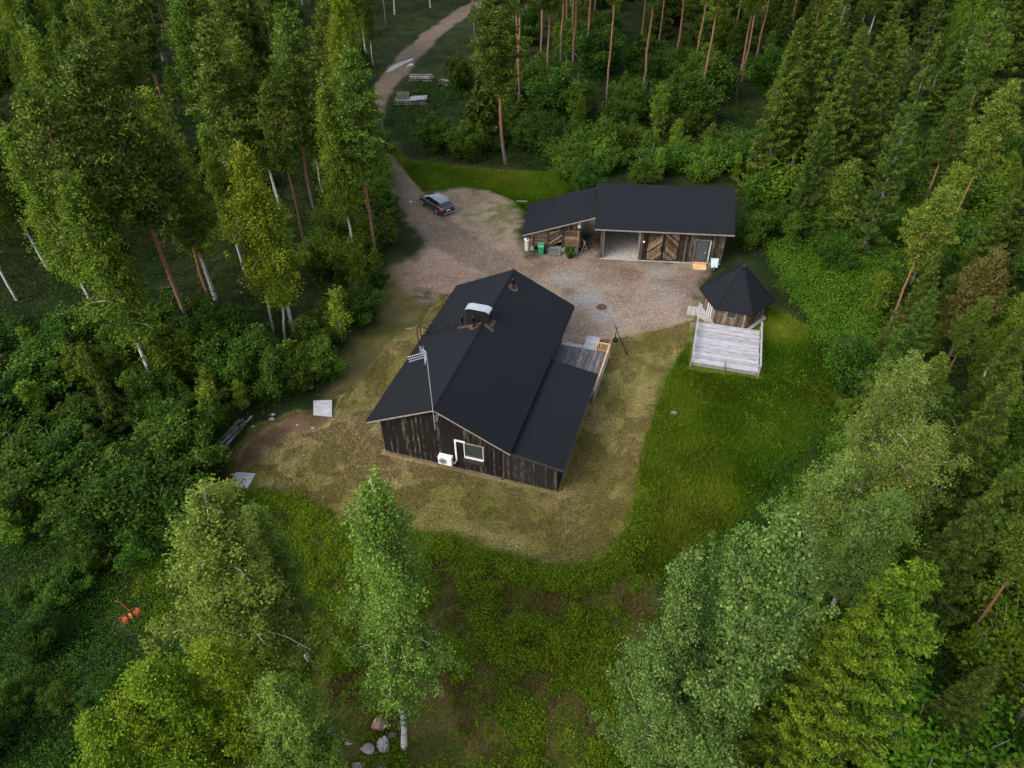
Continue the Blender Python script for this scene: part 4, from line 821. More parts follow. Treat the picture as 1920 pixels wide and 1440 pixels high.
# orange roller
g = G(248, 1158); z = hgt(*g); rl = empty('orange_roller', g[0], g[1], z+.25, R(42), 'orange-red drum with black bands and thin bent drawbar lying in the dark grass', 'roller')
prof = [(0, -.95), (.3, -.93), (.4, -.85), (.42, -.4), (.42, -.35)]
def seg(nm, pr_, mat): mb = MB(); a = [(q_[1], q_[0]) for q_ in pr_]; mb.tube([(x, 0, 0) for x, r in a], [max(r, .005) for x, r in a], 24, caps=True, t=.5); return mb.build(nm, mat, rl)
seg('drum_end', [(.02, -.82), (.3, -.8), (.4, -.72), (.41, -.33)], m_redp); seg('drum_middle', [(.41, -.2), (.41, .08)], m_yel); seg('drum_end', [(.41, .22), (.42, .7), (.36, .84), (.2, .92), (.02, .93)], m_orange)
for a, b in ((-.34, -.2), (.08, .22)): seg('band', [(.40, a-.02), (.47, a), (.47, b), (.40, b+.02)], m_black)
mb = MB(); mb.tube([(-.9, .1, -.1), (-.95, .5, .1), (-.2, .62, .1), (.5, .62, .12), (.8, .4, .1)], .035, 6); mb.tube([(.1, .62, .12), (-.1, 1.3, .3), (-.2, 2.0, .15), (-.5, 2.6, .2)], .03, 6); mb.tube([(-.2, 2.0, .15), (.3, 2.6, .1)], .025, 6); mb.tube([(-.5, 2.6, .2), (-.5, 2.6, -.3)], .025, 6); mb.build('drawbar', m_orange, rl)

rl.scale = (.62,)*3; roller_at = (g[0], g[1])
# ------------------------------------------------------------------ foliage builders
def leaves(cen, size, up=.5, asp=.62, rg=rng, nrm=None):
    """one rhombic leaf (or leaf bunch) per centre"""
    n = len(cen); N = rg.normal(size=(n, 3)); N[:, 2] = np.abs(N[:, 2])+up
    if nrm is not None: N += nrm
    N /= np.linalg.norm(N, axis=1)[:, None]; A = np.cross(N, rg.normal(size=(n, 3))); A /= np.linalg.norm(A, axis=1)[:, None]; B = np.cross(N, A)
    s = (size*rg.uniform(.6, 1.35, n))[:, None]; V = np.stack([cen-A*s, cen-B*s*asp, cen+A*s, cen+B*s*asp], 1); return V.reshape(-1, 3)
def strips(a, d, ln, w, rg=rng):
    """thin triangles from a along d"""
    n = len(a); d = d/np.linalg.norm(d, axis=1)[:, None]; s = np.cross(d, rg.normal(size=(n, 3))); s /= np.linalg.norm(s, axis=1)[:, None]
    ln = ln[:, None] if hasattr(ln, '__len__') else ln; w = w[:, None] if hasattr(w, '__len__') else w
    return np.stack([a-s*w, a+s*w, a+d*ln], 1).reshape(-1, 3)
def limb_mesh(trunk, limbs, mat, n=9):
    mb = MB(); mb.tube([p for p, r in trunk], [r for p, r in trunk], n, .5)
    for l in limbs: mb.tube([p for p, r in l], [r for p, r in l], 4, .5, caps=False)
    V = np.array(mb.v); me = bpy.data.meshes.new('trunk'); me.from_pydata(mb.v, [], mb.f); me.update(); me.polygons.foreach_set('use_smooth', mb.sm); me.materials.append(mat); return me
def trunk_line(h, r0, wig, seed, n=9):
    r = np.random.default_rng(seed); o = np.cumsum(r.normal(size=(n+1, 2))*wig, 0); o -= np.linspace(0, 1, n+1)[:, None]*o[-1]*.6; o -= o[0]
    return [((o[i, 0], o[i, 1], h*i/n-.15*(i == 0)), r0*(1-i/n)**.8*(1.25 if i == 0 else 1)+.012) for i in range(n+1)]
def at_h(tl, z, h): 
    t = min(max(z/h, 0), .999)*(len(tl)-1); i = int(t); f = t-i; a, b = np.array(tl[i][0]), np.array(tl[i+1][0]); return a*(1-f)+b*f
def gen_decid(h, Rr, cb, nb, ncl, nl, ls, seed, prof, mat, bark, r0, droop=.25, spread=.4, upang=35, lean_tip=0, asp=.62, wig=.08, tcl=.35):
    rg = np.random.default_rng(seed); tl = trunk_line(h, r0, wig, seed); limbs = []; C_ = []; T_ = []
    lob = rg.uniform(0, 6.28, 3); 
    for i in range(nb):
        t = (i+.5)/nb; z = h*(cb+(1-cb)*t*.97); az = i*2.39996+rg.normal()*.35
        L = Rr*prof(t)*rg.uniform(.45, 1.2)*(1+.28*math.sin(az*2+lob[0]+t*5)); el = R(upang+25*t+rg.normal()*9); b = at_h(tl, z, h); pts = []
        m = 6
        for k in range(m+1):
            s = k/m; pts.append((b+np.array([math.cos(az)*math.cos(el), math.sin(az)*math.cos(el), math.sin(el)])*L*s+np.array([0, 0, -droop*L*s*s*1.5]), max(.035*L/2*(1-s), .008)))
        limbs.append([pts[0], pts[2], pts[4], pts[6]])
        nc = max(2, int(ncl*(L/Rr)**1.2)); P_ = np.array([p for p, r in pts])
        s = rg.uniform(.22, 1.05, nc)**.8*m; k = np.minimum(s.astype(int), m-1); f = (s-k)[:, None]; c = P_[k]*(1-f)+P_[k+1]*f
        c = c+rg.normal(size=c.shape)*spread*np.array([.9, .9, .6])*(.4+.6*L/Rr); C_.append(c)
    C_ = np.concatenate(C_); top = at_h(tl, h, h)+rg.normal(size=(6, 3))*np.array([.15, .15, .4])-np.array([0, 0, .4]); C_ = np.concatenate([C_, top])
    tc = rg.random(len(C_)); n = rg.poisson(nl, len(C_)); idx = np.repeat(np.arange(len(C_)), n)
    sz = rg.uniform(.5, 1.3, len(C_))[idx][:, None]
    P_ = C_[idx]+rg.normal(size=(len(idx), 3))*(np.array([.13, .13, .12]) if droop > .3 else np.array([.17, .17, .15]))*sz*(spread/.4)
    if droop > .3: P_[:, 2] -= np.abs(rg.normal(size=len(idx)))*.75*droop*sz[:, 0]
    tint = np.clip(tc[idx]*tcl+rg.random(len(idx))*.55+.08, 0, 1); tint[rg.random(len(idx)) < .02] = 1
    V = leaves(P_, ls, .55, asp, rg); me = npmesh('crown', V, 4, mat, tint); return me, limb_mesh(tl, limbs, bark), h
def gen_pine(h, Rr, cb, seed, mat=None, dens=1.35, ns=.27, bark=None):
    rg = np.random.default_rng(seed); tl = trunk_line(h, .145, .07, seed); limbs = []; C_ = []; D_ = []
    nb = int(74*(1-cb)/.5*dens**.3)
    for i in range(nb):
        t = ((i+rg.random())/nb); z = h*(cb+(1-cb)*t*.97); az = rg.uniform(0, 6.28)
        L = Rr*(min(1, .45+1.6*t) if t < .35 else (1-(t-.35)/.65)**.7*.96+.08)*rg.uniform(.55, 1.15); el = R(rg.uniform(-8, 18)+45*t*t); b = at_h(tl, z, h); m = 5
        P_ = np.array([b+np.array([math.cos(az)*math.cos(el), math.sin(az)*math.cos(el), math.sin(el)])*L*s+np.array([0, 0, .18*L*s*s]) for s in np.linspace(0, 1, m+1)])
        limbs.append([(P_[k], .028*(1-k/m)+.01) for k in (0, 2, 5)])
        nc = int(16*dens*(L/Rr)+3); s = rg.uniform(.3, 1.02, nc)*m; k = np.minimum(s.astype(int), m-1); f = (s-k)[:, None]; c = P_[k]*(1-f)+P_[k+1]*f; c += rg.normal(size=c.shape)*np.array([.36, .36, .22])*(.4+.6*L/Rr); C_.append(c); D_.append(np.tile([math.cos(az), math.sin(az), .5], (nc, 1)))
    for i in range(int(9)):   # dead snags below the crown
        z = h*cb*rg.uniform(.45, 1); az = rg.uniform(0, 6.28); b = at_h(tl, z, h); L = rg.uniform(.4, 1.4); e = b+np.array([math.cos(az)*L, math.sin(az)*L, rg.uniform(-.3, .25)]); limbs.append([(b, .018), ((b+e)/2, .012), (e, .006)])
    C_ = np.concatenate(C_); D_ = np.concatenate(D_); tp = at_h(tl, h, h); C_ = np.concatenate([C_, tp+rg.normal(size=(14, 3))*np.array([.22, .22, .5])-np.array([0, 0, .4])]); D_ = np.concatenate([D_, np.tile([0, 0, 1.], (14, 1))])
    tc = rg.random(len(C_)); k = int(13*dens); idx = np.repeat(np.arange(len(C_)), k); d = rg.normal(size=(len(idx), 3))*.8+D_[idx]*.7+np.array([0, 0, .35])
    a = C_[idx]+rg.normal(size=(len(idx), 3))*np.array([.15, .15, .08]); V = strips(a, d, ns*rg.uniform(.6, 1.2, len(idx)), .055*rg.uniform(.7, 1.3, len(idx)), rg)
    tint = np.clip(tc[idx]*.45+rg.random(len(idx))*.5, 0, 1); return npmesh('crown', V, 3, mat or lf_pine, tint), limb_mesh(tl, limbs, bark or bk_pine, 9), h
def gen_spruce(h, Rr, cb, seed, mat=None, dens=1., sparse=0., ww=.06, dead=False, pw=.8, kk=5, sl=.75):
    rg = np.random.default_rng(seed); tl = trunk_line(h, .17, .03, seed); limbs = []; A_ = []; D_ = []; T_ = []; L_ = []
    z = h*cb; 
    while z < h*.985:
        t = (z-h*cb)/(h*(1-cb)); Rl = Rr*(1-t)**pw*(1+.12*math.sin(z*2.1+seed)); nbr = max(4, int((9-4*t)*rg.uniform(.8, 1.2)*min(1.3, .6+dens*.5)))
        for k in range(nbr):
            if rg.random() < sparse: continue
            az = rg.uniform(0, 6.28); L = max(.15, Rl*rg.uniform(.65, 1.15)); b = at_h(tl, z+rg.uniform(-.12, .12), h); m = 6; dr = .16+.30*(1-t); P_ = []
            for s in np.linspace(0, 1, m+1): P_.append(b+np.array([math.cos(az)*L*s, math.sin(az)*L*s, L*(.28*t-.05)*s-L*dr*math.sin(s*2.2)*.9+L*.22*s**3]))
            P_ = np.array(P_); limbs.append([(P_[q], .022*(1-q/m)+.007) for q in (0, 3, 6)])
            ns = int(max(6, 30*L*dens)); s = rg.uniform(.08 if not dead else .3, 1.02, ns)*m; q = np.minimum(s.astype(int), m-1); f = (s-q)[:, None]; c = P_[q]*(1-f)+P_[q+1]*f
            sd_ = rg.choice([-1, 1], ns)*rg.uniform(.2, 1, ns); rad = np.array([math.cos(az), math.sin(az), 0]); per = np.array([-math.sin(az), math.cos(az), 0])
            wid = .42*(1-(s/m)**1.5*.75)*min(1, L/1.6); c2 = c+per*(sd_*wid)[:, None]*.9*rg.uniform(.3, 1, ns)[:, None]+np.array([0, 0, -1])*(np.abs(sd_)*wid*.45)[:, None]
            d = per*(sd_*1.0)[:, None]+rad*.9+np.array([0, 0, -.55])+rg.normal(size=(ns, 3))*.35
            A_.append(c2); D_.append(d); T_.append(np.full(ns, rg.random()*.3)+.3*(s/m)**2); 
        z += .30*(1+.5*(1-t))*(.75 if h < 9 else 1)
    A_ = np.concatenate(A_); D_ = np.concatenate(D_); T_ = np.concatenate(T_); k = kk; idx = np.repeat(np.arange(len(A_)), k)
    a = A_[idx]+rg.normal(size=(len(idx), 3))*.07; d = D_[idx]+rg.normal(size=(len(idx), 3))*.5; V = strips(a, d, sl*rg.uniform(.2, .42, len(idx)), ww*rg.uniform(.7, 1.3, len(idx)), rg)
    tp = at_h(tl, h, h); aa = tp+np.stack([np.zeros(40), np.zeros(40), -rg.uniform(0, 1.0, 40)], 1); V2 = strips(aa, rg.normal(size=(40, 3))+np.array([0, 0, .9]), .22, .03, rg); V = np.concatenate([V, V2]); tint = np.concatenate([np.clip(T_[idx]+rg.random(len(idx))*.4, 0, 1), np.full(40, .8)])
    return npmesh('crown', V, 3, mat or lf_spruce, tint), limb_mesh(tl, limbs if not dead else limbs, bk_spruce, 8), h
def gen_bush(h, Rr, n, nl, ls, seed, mat):
    rg = np.random.default_rng(seed); C_ = []; limbs = []
    for i in range(n):
        az = rg.uniform(0, 6.28); el = R(rg.uniform(38, 88)); L = h*rg.uniform(.6, 1.05); d = np.array([math.cos(az)*math.cos(el)*Rr/h*1.5, math.sin(az)*math.cos(el)*Rr/h*1.5, math.sin(el)]); b = np.array([rg.normal()*.15, rg.normal()*.15, 0]); e = b+d*L
        limbs.append([(b, .035), (b+d*L*.5+rg.normal(size=3)*.08, .02), (e, .007)])
        k = int(12*L/2); s = rg.uniform(.12, 1.03, k)[:, None]; C_.append(b+(e-b)*s+rg.normal(size=(k, 3))*np.array([.28, .28, .22])*(.5+.6*(1-s)))
    C_ = np.concatenate(C_); C_[:, 2] = np.maximum(C_[:, 2], .1); tc = rg.random(len(C_)); idx = np.repeat(np.arange(len(C_)), nl); P_ = C_[idx]+rg.normal(size=(len(idx), 3))*.15
    P_[:, 2] = np.maximum(P_[:, 2], .02)
    V = leaves(P_, ls, .7, .6, rg); tint = np.clip(tc[idx]*.4+rg.random(len(idx))*.5+.05, 0, 1)
    return npmesh('crown', V, 4, mat, tint), limb_mesh([((0, 0, -.1), .04), ((0, 0, h*.25), .03)], limbs, bk_dead, 5), h
pb = lambda t: min(1, .55+1.6*t) if t < .3 else (1-(t-.3)/.7)**.5*.92+.1
pa = lambda t: min(1, .62+1.6*t) if t < .3 else (1-(t-.3)/.7)**.5*.95+.12
PROT = {
 'birch': [gen_decid(17, 2.3, .3, 85, 26, 26, .070, 100+i, pb, lf_birch, bk_birch, .11, .42, .46, 48) for i in range(4)],
 'ybirch': [gen_decid(16, 2.2, .28, 85, 26, 26, .068, 110+i, pb, lf_birchy, bk_birch, .11, .5, .46, 48) for i in range(2)],
 'nbirch': [gen_decid(16, 2.4, .26, 88, 30, 46, .047, 120+i, pb, lf_pale, bk_birch, .12, .42, .34, 46) for i in range(3)],
 'abirch': [gen_decid(11.5, 3.0, .2, 66, 24, 44, .05, 240+i, pa, lf_silver, bk_birch, .12, .25, .36, 50) for i in range(3)],
 'nybirch': [gen_decid(15, 3.3, .1, 84, 30, 44, .05, 125+i, pa, lf_birchy, bk_birch, .13, .1, .34, 58) for i in range(2)],
 'aspen': [gen_decid(17, 3.5, .05, 96, 32, 44, .055, 130+i, pa, lf_aspen, bk_aspen, .15, .06, .36, 56, asp=.8) for i in range(2)],
 'pine': [gen_pine(20, 2.4, c, 140+i) for i, c in enumerate((.40, .44, .48, .54))],
 'tallpine': [gen_pine(21, 2.3, c, 150+i) for i, c in enumerate((.5, .56, .62))],
 'spruce': [gen_spruce(17, 2.5, .05, 160+i) for i in range(3)],
 'sparse': [gen_spruce(19, 2.4, .1, 170+i, sparse=.42, dead=True, dens=.7) for i in range(2)],
 'yspruce': [gen_spruce(16, 3.0, .05, 180+i, lf_sprucey, 2.0, ww=.04, pw=.6, kk=8, sl=.42) for i in range(2)],
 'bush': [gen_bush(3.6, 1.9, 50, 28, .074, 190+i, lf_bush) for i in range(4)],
 'bbush': [gen_bush(2.2, 1.5, 40, 16, .065, 250+i, lf_bright) for i in range(2)],
 'sapling': [gen_decid(6, 1.5, .08, 40, 18, 20, .075, 200+i, pb, lf_birch, bk_birch, .05, .1, .3, 40) for i in range(3)],
 'ysapling': [gen_decid(5, 1.2, .1, 34, 12, 12, .075, 205+i, pb, lf_birchy, bk_birch, .05, .1, .3, 40) for i in range(1)],
 'lspruce': [gen_spruce(5, 1.3, .03, 210+i, dens=1.3) for i in range(2)],
 'rust': [gen_pine(12, 1.9, .25, 220, lf_rust)],
 'ypine': [gen_pine(8, 1.5, .2, 230)],
}
lf_dummy = None
CAT = dict(bbush='bush', birch='birch', ybirch='birch', nbirch='birch', nybirch='birch', abirch='birch', aspen='aspen', pine='pine', tallpine='pine', spruce='spruce', sparse='spruce', yspruce='spruce', bush='bush', sapling='sapling', ysapling='sapling', lspruce='spruce', rust='pine', ypine='pine')
NAME = dict(bbush='leafy_bush', birch='birch_tree', ybirch='birch_tree', nbirch='birch_tree', nybirch='birch_tree', abirch='birch_tree', aspen='aspen_tree', pine='pine_tree', tallpine='pine_tree', spruce='spruce_tree', sparse='spruce_tree', yspruce='spruce_tree', bush='leafy_bush', sapling='young_birch', ysapling='young_birch', lspruce='young_spruce', rust='pine_tree', ypine='young_pine')
_unused = dict(birch='birches of the surrounding forest', tallpine='bare-trunked pines behind the garage', pine='pines of the surrounding forest', spruce='spruces of the surrounding forest', sparse='thin grey spruces among the right-hand trees', bush='leafy bushes along the forest edge', sapling='young birches at the forest edge', lspruce='young spruces under the taller trees')
placed = []
def tree(kind, x, y, h, label, group=None, wid=1., lean=(0, 0), crown_mat=None):
    cm, tm, hh = PROT[kind][rng.integers(len(PROT[kind]))]; s = h/hh; z = hgt(x, y)
    o = empty(NAME[kind], x, y, z-.05, rng.uniform(0, 6.28), label, CAT[kind], group)
    ql = Vector((lean[0], lean[1], h)).normalized(); rot_ = Vector((0, 0, 1)).rotation_difference(ql); from mathutils import Quaternion
    o.rotation_mode = 'QUATERNION'; o.rotation_quaternion = rot_ @ Quaternion((0, 0, 1), rng.uniform(0, 6.28))
    o.scale = (s*wid, s*wid, s)
    link(bpy.data.objects.new('trunk' if kind != 'bush' else 'stems', tm), o); link(bpy.data.objects.new('crown', cm), o); placed.append((x, y, h)); return o
def treeT(kind, u, v, h, label, group=None, wid=1., **k):           # top seen at (u, v)
    g = G(u, v, h); return tree(kind, g[0], g[1], h, label, group, wid, **k)
def treeB(kind, bu, bv, tu, tv, label, group=None, wid=1.):         # foot and top both seen
    g = G(bu, bv); best = None
    for h in np.arange(3, 27, .25):
        t = G(tu, tv, h); d = np.hypot(*(t-g))
        if best is None or d < best[0]: best = (d, h, t)
    d, h, t = best; return tree(kind, g[0], g[1], h, label, group, wid, lean=tuple(t-g))
# ---- trees one can tell apart
treeB('nbirch', 757, 1402, 697, 888, 'slim birch with white lower stem in front of the house lawn', wid=.9)
treeB('nbirch', 500, 1390, 372, 908, 'tall pale loose birch left of the slim front birch', wid=1.35)
treeT('nbirch', 462, 948, 13.0, 'shorter birch crowding the right side of the tall pale left birch', wid=1.15)
treeT('aspen', 1490, 990, 19.0, 'largest round blue-green aspen in the bottom right', wid=.86)
treeT('aspen', 1400, 1000, 17, 'narrow aspen crowding the left side of the largest one', wid=.65)
treeT('aspen', 1290, 1050, 17, 'leftmost blue-green aspen, lower than the largest one', wid=.68)
treeT('yspruce', 1738, 1052, 17, 'bright yellow-green spruce in the bottom right corner')
treeT('yspruce', 1640, 1130, 15, 'bright spruce in front of and below the tallest bright spruce', wid=.85)
treeT('abirch', 1725, 685, 11, 'airy birch topmost in the row right of the meadow', wid=1.15)
treeT('abirch', 1655, 735, 9, 'birch left of the airy topmost one in the row right of the meadow', wid=.85)
treeT('abirch', 1740, 805, 11.5, 'full birch in the middle of the row right of the meadow', wid=1.1)
treeT('abirch', 1590, 880, 10.5, 'pale birch at the meadow corner above the big aspen', wid=1.1)
treeT('abirch', 1665, 935, 10.5, 'birch between the meadow corner birch and the bright spruce', wid=1.15)
treeT('nybirch', 265, 1262, 15.5, 'yellow-green birch filling the bottom left corner', wid=1.0)
treeT('nybirch', 235, 1300, 14, 'yellow-green birch pressed against the front of the bottom left one', wid=.9)
treeT('nybirch', 165, 1345, 14, 'leafy yellowish birch at the far left of the bottom edge', wid=1.0)
treeT('nbirch', 505, 1275, 13.5, 'leafy birch at the bottom edge beside the boulders', wid=1.2)
treeT('nybirch', 385, 1220, 15, 'yellow-tipped birch between the bottom left birches', wid=.9)
treeB('pine', 285, 700, 60, 180, 'tall pine with a straight orange lower trunk at the left', wid=1.1)
treeB('pine', 370, 655, 150, 85, 'tallest pine with a thick grey-brown leaning trunk at the left', wid=1.15)
treeB('pine', 408, 615, 300, 258, 'dense pine right of the thick grey trunk', wid=1.2)
treeT('ybirch', 262, 150, 19, 'yellow-green birch beside the top of the tallest left pine', wid=1.15)
treeB('birch', 512, 620, 468, 345, 'birch with a white stem left in the trio left of the house', wid=1.1)
treeB('birch', 535, 640, 510, 365, 'birch in the middle of the trio left of the house', wid=1.15)
treeB('ybirch', 556, 630, 445, 262, 'bright yellow-green birch behind the trio left of the house', wid=1.2)
treeB('birch', 668, 490, 602, 150, 'birch with a white stem beside the last pine before the track', wid=1.1)
treeB('pine', 706, 488, 650, 92, 'pine with a dark trunk nearest the dirt track', wid=1.1)
treeB('pine', 592, 400, 532, 20, 'pine with an orange trunk between the track and the left birches', wid=1.15)
treeT('pine', 388, 38, 20, 'full-crowned pine left of the orange-trunked one, top centre left', wid=1.25)
treeT('birch', 440, 60, 18, 'birch touching the right side of the full-crowned pine', wid=1.15)
treeT('birch', 330, -10, 19, 'tall birch at the top edge left of the full-crowned pine', wid=1.2)
treeT('pine', 50, 165, 18, 'pine with an upright pale top at the left edge', wid=.9)
treeB('birch', 245, 635, 190, 400, 'birch with a dark-flecked stem between the two big left pines', wid=1.1)
treeT('birch', 105, 320, 18, 'green birch behind the orange-trunked left pine', wid=1.15)
treeT('birch', 130, -5, 20, 'birch near the top left corner', wid=1.1)
treeT('birch', 45, 40, 19, 'birch in the very top left corner', wid=1.1)
treeT('birch', 5, 230, 18, 'birch half cut by the left edge', wid=1.)
treeB('pine', 949, 308, 912, -75, 'lone tall pine with an orange trunk standing before the bushes right of the road', wid=1.25)
treeT('lspruce', 905, 135, 9, 'dark young spruce left of the lone tall pine', wid=1.2)
treeT('spruce', 1505, 28, 18, 'tall dark green spruce left of the yellowish one, behind the garage', wid=1.0)
treeT('spruce', 1688, 5, 19.5, 'tallest yellowish spruce with layered boughs at the upper right', wid=1.05)
treeT('spruce', 1600, 90, 16, 'broad spruce between the two tallest right-hand spruces', wid=1.15)
treeT('spruce', 1555, 225, 12, 'dark spruce behind the young pine right of the garage', wid=1.15)
treeT('sparse', 1762, 60, 18, 'thin spruce with many bare grey twigs at the upper right', wid=.95)
treeT('sparse', 1720, 185, 15, 'half-bare grey spruce below the thin one at the upper right', wid=1.1)
treeB('ypine', 1550, 447, 1597, 302, 'young pine with a bent stem right of the garage roof')
treeB('pine', 1785, 312, 1875, 20, 'pine with an orange leaning trunk at the upper right', wid=1.1)
treeT('pine', 1905, 150, 16, 'pine with a red trunk at the right edge', wid=1.)
treeB('birch', 1690, 572, 1800, 300, 'young birch with a thin white leaning stem right of the grill hut', wid=1.15)
treeB('birch', 1850, 477, 1915, 300, 'birch with a pale leaning stem at the right edge', wid=1.1)
treeT('rust', 1880, 470, 10, 'pine with browning needles at the right edge', wid=1.)
treeT('pine', 1850, 560, 10, 'pine below the browning one at the right edge', wid=.9)
treeT('spruce', 1915, 690, 13, 'dark spruce at the right edge beside the birch row', wid=1.)
treeT('spruce', 1900, 880, 13, 'dark spruce at the lower right edge', wid=1.)
treeT('spruce', 1820, 830, 9, 'small dark spruce right of the birch row', wid=.9)
treeB('pine', 1805, 1210, 1990, 930, 'pine whose grey foot shows right of the bright spruce')
for u, v, r, l in ((1822, 1118, .28, 'short grey cut trunk standing right of the bright spruce'), (1905, 1350, .3, 'short grey cut trunk in the bottom right corner')):
    g = G(u, v); mb = MB(); mb.lathe([(r*1.3, -.2), (r, .3), (r*.9, 1.5), (r*.85, 1.5), (0, 1.52)], n=14); o = mb.build('tree_stump', bk_dead); o.location = (*g, hgt(*g)); o.rotation_euler = (R(4), R(6), 0); tag(o, l, 'stump')

# bushes one can place
for u, v, h, k, l in [(150, 648, 5.5, 'sapling', 'light green bush at the top of the left thicket'), (620, 545, 5, 'ysapling', 'bright young birch at the edge of the left lawn strip'), (665, 470, 5, 'sapling', 'young birch in front of the dark-trunked pine'), (440, 640, 4.5, 'bush', 'big bush behind the upper grey board'), (500, 655, 4.2, 'bush', 'bush beside the big one behind the upper grey board'), (598, 645, 3.2, 'bush', 'round bush just above the upper grey board'), (550, 672, 3.0, 'bush', 'low bush left of the round one above the upper board'), (1105, 300, 4.0, 'bush', 'round bush behind the joint of the shed and garage roofs'), (1210, 300, 3.6, 'bush', 'bush behind the middle of the garage roof'), (1440, 322, 4.2, 'bush', 'bush behind the right end of the garage'), (1420, 400, 3.6, 'bush', 'bush at the right gable of the garage'), (1585, 440, 3.8, 'bush', 'light bush right of the young pine'), (1700, 500, 4.5, 'bush', 'bush at the foot of the leaning white-stemmed birch'), (1470, 380, 3.5, 'bush', 'bush behind the grill hut'), (870, 230, 4.5, 'bush', 'dark bush between the road and the lone tall pine'), (810, 215, 4.5, 'bush', 'bush behind the nearest timber stack'), (1030, 210, 5, 'bush', 'large bush right of the lone tall pine'), (1090, 180, 5.5, 'sapling', 'tall leafy sapling behind the shed roof'), (860, 100, 5.0, 'bush', 'bush at the bend of the forest road')]:
    treeT(k, u, v, h, l)
x, y = lw(4.62, -.2); b_ = treeT('bush', 1074, 468, 1.0, 'x'); b_.location = (x, y, .2); b_.scale = (.3, .3, .28); b_.name = 'tub_plant'; b_['label'] = 'small dark plant growing in the tub before the log shed'; b_['category'] = 'plant'

# ---- the rest of the forest
KEEP = [(846, -30), (960, -30), (905, 40), (800, 130), (885, 140), (885, 215), (745, 240), (735, 335), (700, 300), (735, 345), (750, 420), (738, 500), (640, 745), (575, 742), (470, 762), (380, 835), (380, 880), (400, 955), (530, 985), (620, 1080), (580, 1300), (590, 1480), (1215, 1480), (1180, 1230), (1220, 1060), (1430, 945), (1520, 830), (1540, 700), (1545, 620), (1620, 600), (1610, 520), (1500, 478), (1400, 462), (1385, 345), (1110, 335), (980, 372), (1000, 335), (880, 318), (780, 300), (740, 250), (700, 190), (690, 165)]
def okproj(x, y, h, r, z0=.25):
    P_ = []
    for f in (z0, .45, .7, 1.0):
        rr_ = r*(1 if f < .8 else .3)
        P_ += [(x+rr_, y, h*f), (x-rr_, y, h*f), (x, y-rr_, h*f)]
    P_.append((x, y, 0)); return not inpoly(projA(np.array(P_)), KEEP).any()
SMALL = ('bush', 'bbush', 'sapling', 'lspruce')
def near(x, y, d, small): return any((a-x)**2+(b-y)**2 < (d if (h_ < 7) == small else d*.4)**2 for a, b, h_ in placed)
LAB = {'bbush': 'bright leafy bush, %s', 'ybirch': 'yellowish green birch, %s', 'birch': 'full green birch, %s', 'pine': 'green-topped pine, %s', 'tallpine': 'tall bare-trunked pine, %s', 'spruce': 'dark conical spruce, %s', 'sparse': 'thin twiggy grey spruce, %s', 'bush': 'dark leafy bush, %s', 'sapling': 'leafy young birch, %s', 'lspruce': 'dark young spruce, %s'}
def fill(n, ub, vb, kinds, hr, dmin, where, wid=(.95, 1.25), r=2.0, z0=.25, tries=14, ymax=190, keep=True):
    """feet inside the picture-plane window ub x vb, spread evenly over the ground"""
    c = [G(u, v) for u in ub for v in vb]; x0, x1 = min(p[0] for p in c), max(p[0] for p in c); y0, y1 = min(p[1] for p in c), min(max(p[1] for p in c), ymax); k = 0; t = 0
    while k < n and t < n*tries:
        t += 1; x, y = rng.uniform(x0, x1), rng.uniform(y0, y1); u, v = proj(x, y, 0)
        if not (ub[0] <= u <= ub[1] and vb[0] <= v <= vb[1]): continue
        kind = kinds[rng.integers(len(kinds))]; h = rng.uniform(*hr)
        if kind in ('birch', 'ybirch'): h *= .93
        if near(x, y, dmin, kind in SMALL) or (keep and not okproj(x, y, h, r, z0)) or (not keep and (np.hypot(x-KX, y-KY) < 4.6 or sdist(np.array([[x, y]]), [(15.2, 48.6), (20.9, 47.0), (19.3, 41.0), (13.8, 42.4)])[0] > -1.8)): continue
        fu = min(2, int(3*(min(max(u, 0), 1920)-max(ub[0], 0))/(min(ub[1], 1920)-max(ub[0], 0)))); fv = min(2, max(0, int(3*(v-vb[0])/(vb[1]-vb[0]))))
        lab = LAB[kind].replace('%s', '')+['back', 'middle', 'front'][fv]+' row, '+['left', 'middle', 'right'][fu]+' part of those '+where
        tree(kind, x, y, h, lab, {'bbush': 'bright bushes', 'ybirch': 'yellowish birches', 'birch': 'birches', 'pine': 'pines', 'tallpine': 'bare-trunked pines', 'spruce': 'spruces', 'sparse': 'thin grey spruces', 'bush': 'bushes', 'sapling': 'young birches', 'lspruce': 'young spruces'}[kind]+' '+where, rng.uniform(*wid)); k += 1
    return k
cnt = []; placed += [(roller_at[0]+dx_, roller_at[1]+dy_, hh_) for dx_ in (-.9, 0, .9) for dy_ in (-1.2, 0) for hh_ in (5, 9)]
cnt.append(fill(9, (150, 700), (340, 560), ['birch', 'pine', 'birch'], (13, 17), 3.3, 'behind the big left pines', tries=60, wid=(.95, 1.1)))
cnt.append(fill(70, (880, 1480), (-60, 225), ['tallpine'], (19, 24), 3.2, 'behind the garage', r=.3, z0=.5, tries=30))
cnt.append(fill(34, (1060, 1420), (285, 350), ['bush', 'sapling', 'bbush'], (2.4, 4.2), 1.5, 'close behind the garage roof', r=.5, tries=40, wid=(1., 1.4)))
cnt.append(fill(150, (780, 1500), (-60, 290), ['bush', 'lspruce', 'sapling', 'bush', 'sapling'], (3., 6.5), 2.3, 'behind the garage', r=1.2, tries=25, wid=(1.1, 1.5)))
cnt.append(fill(20, (-250, 180), (300, 560), ['birch', 'pine', 'birch'], (15, 18), 3.6, 'at the left edge', tries=25, wid=(1.05, 1.3)))
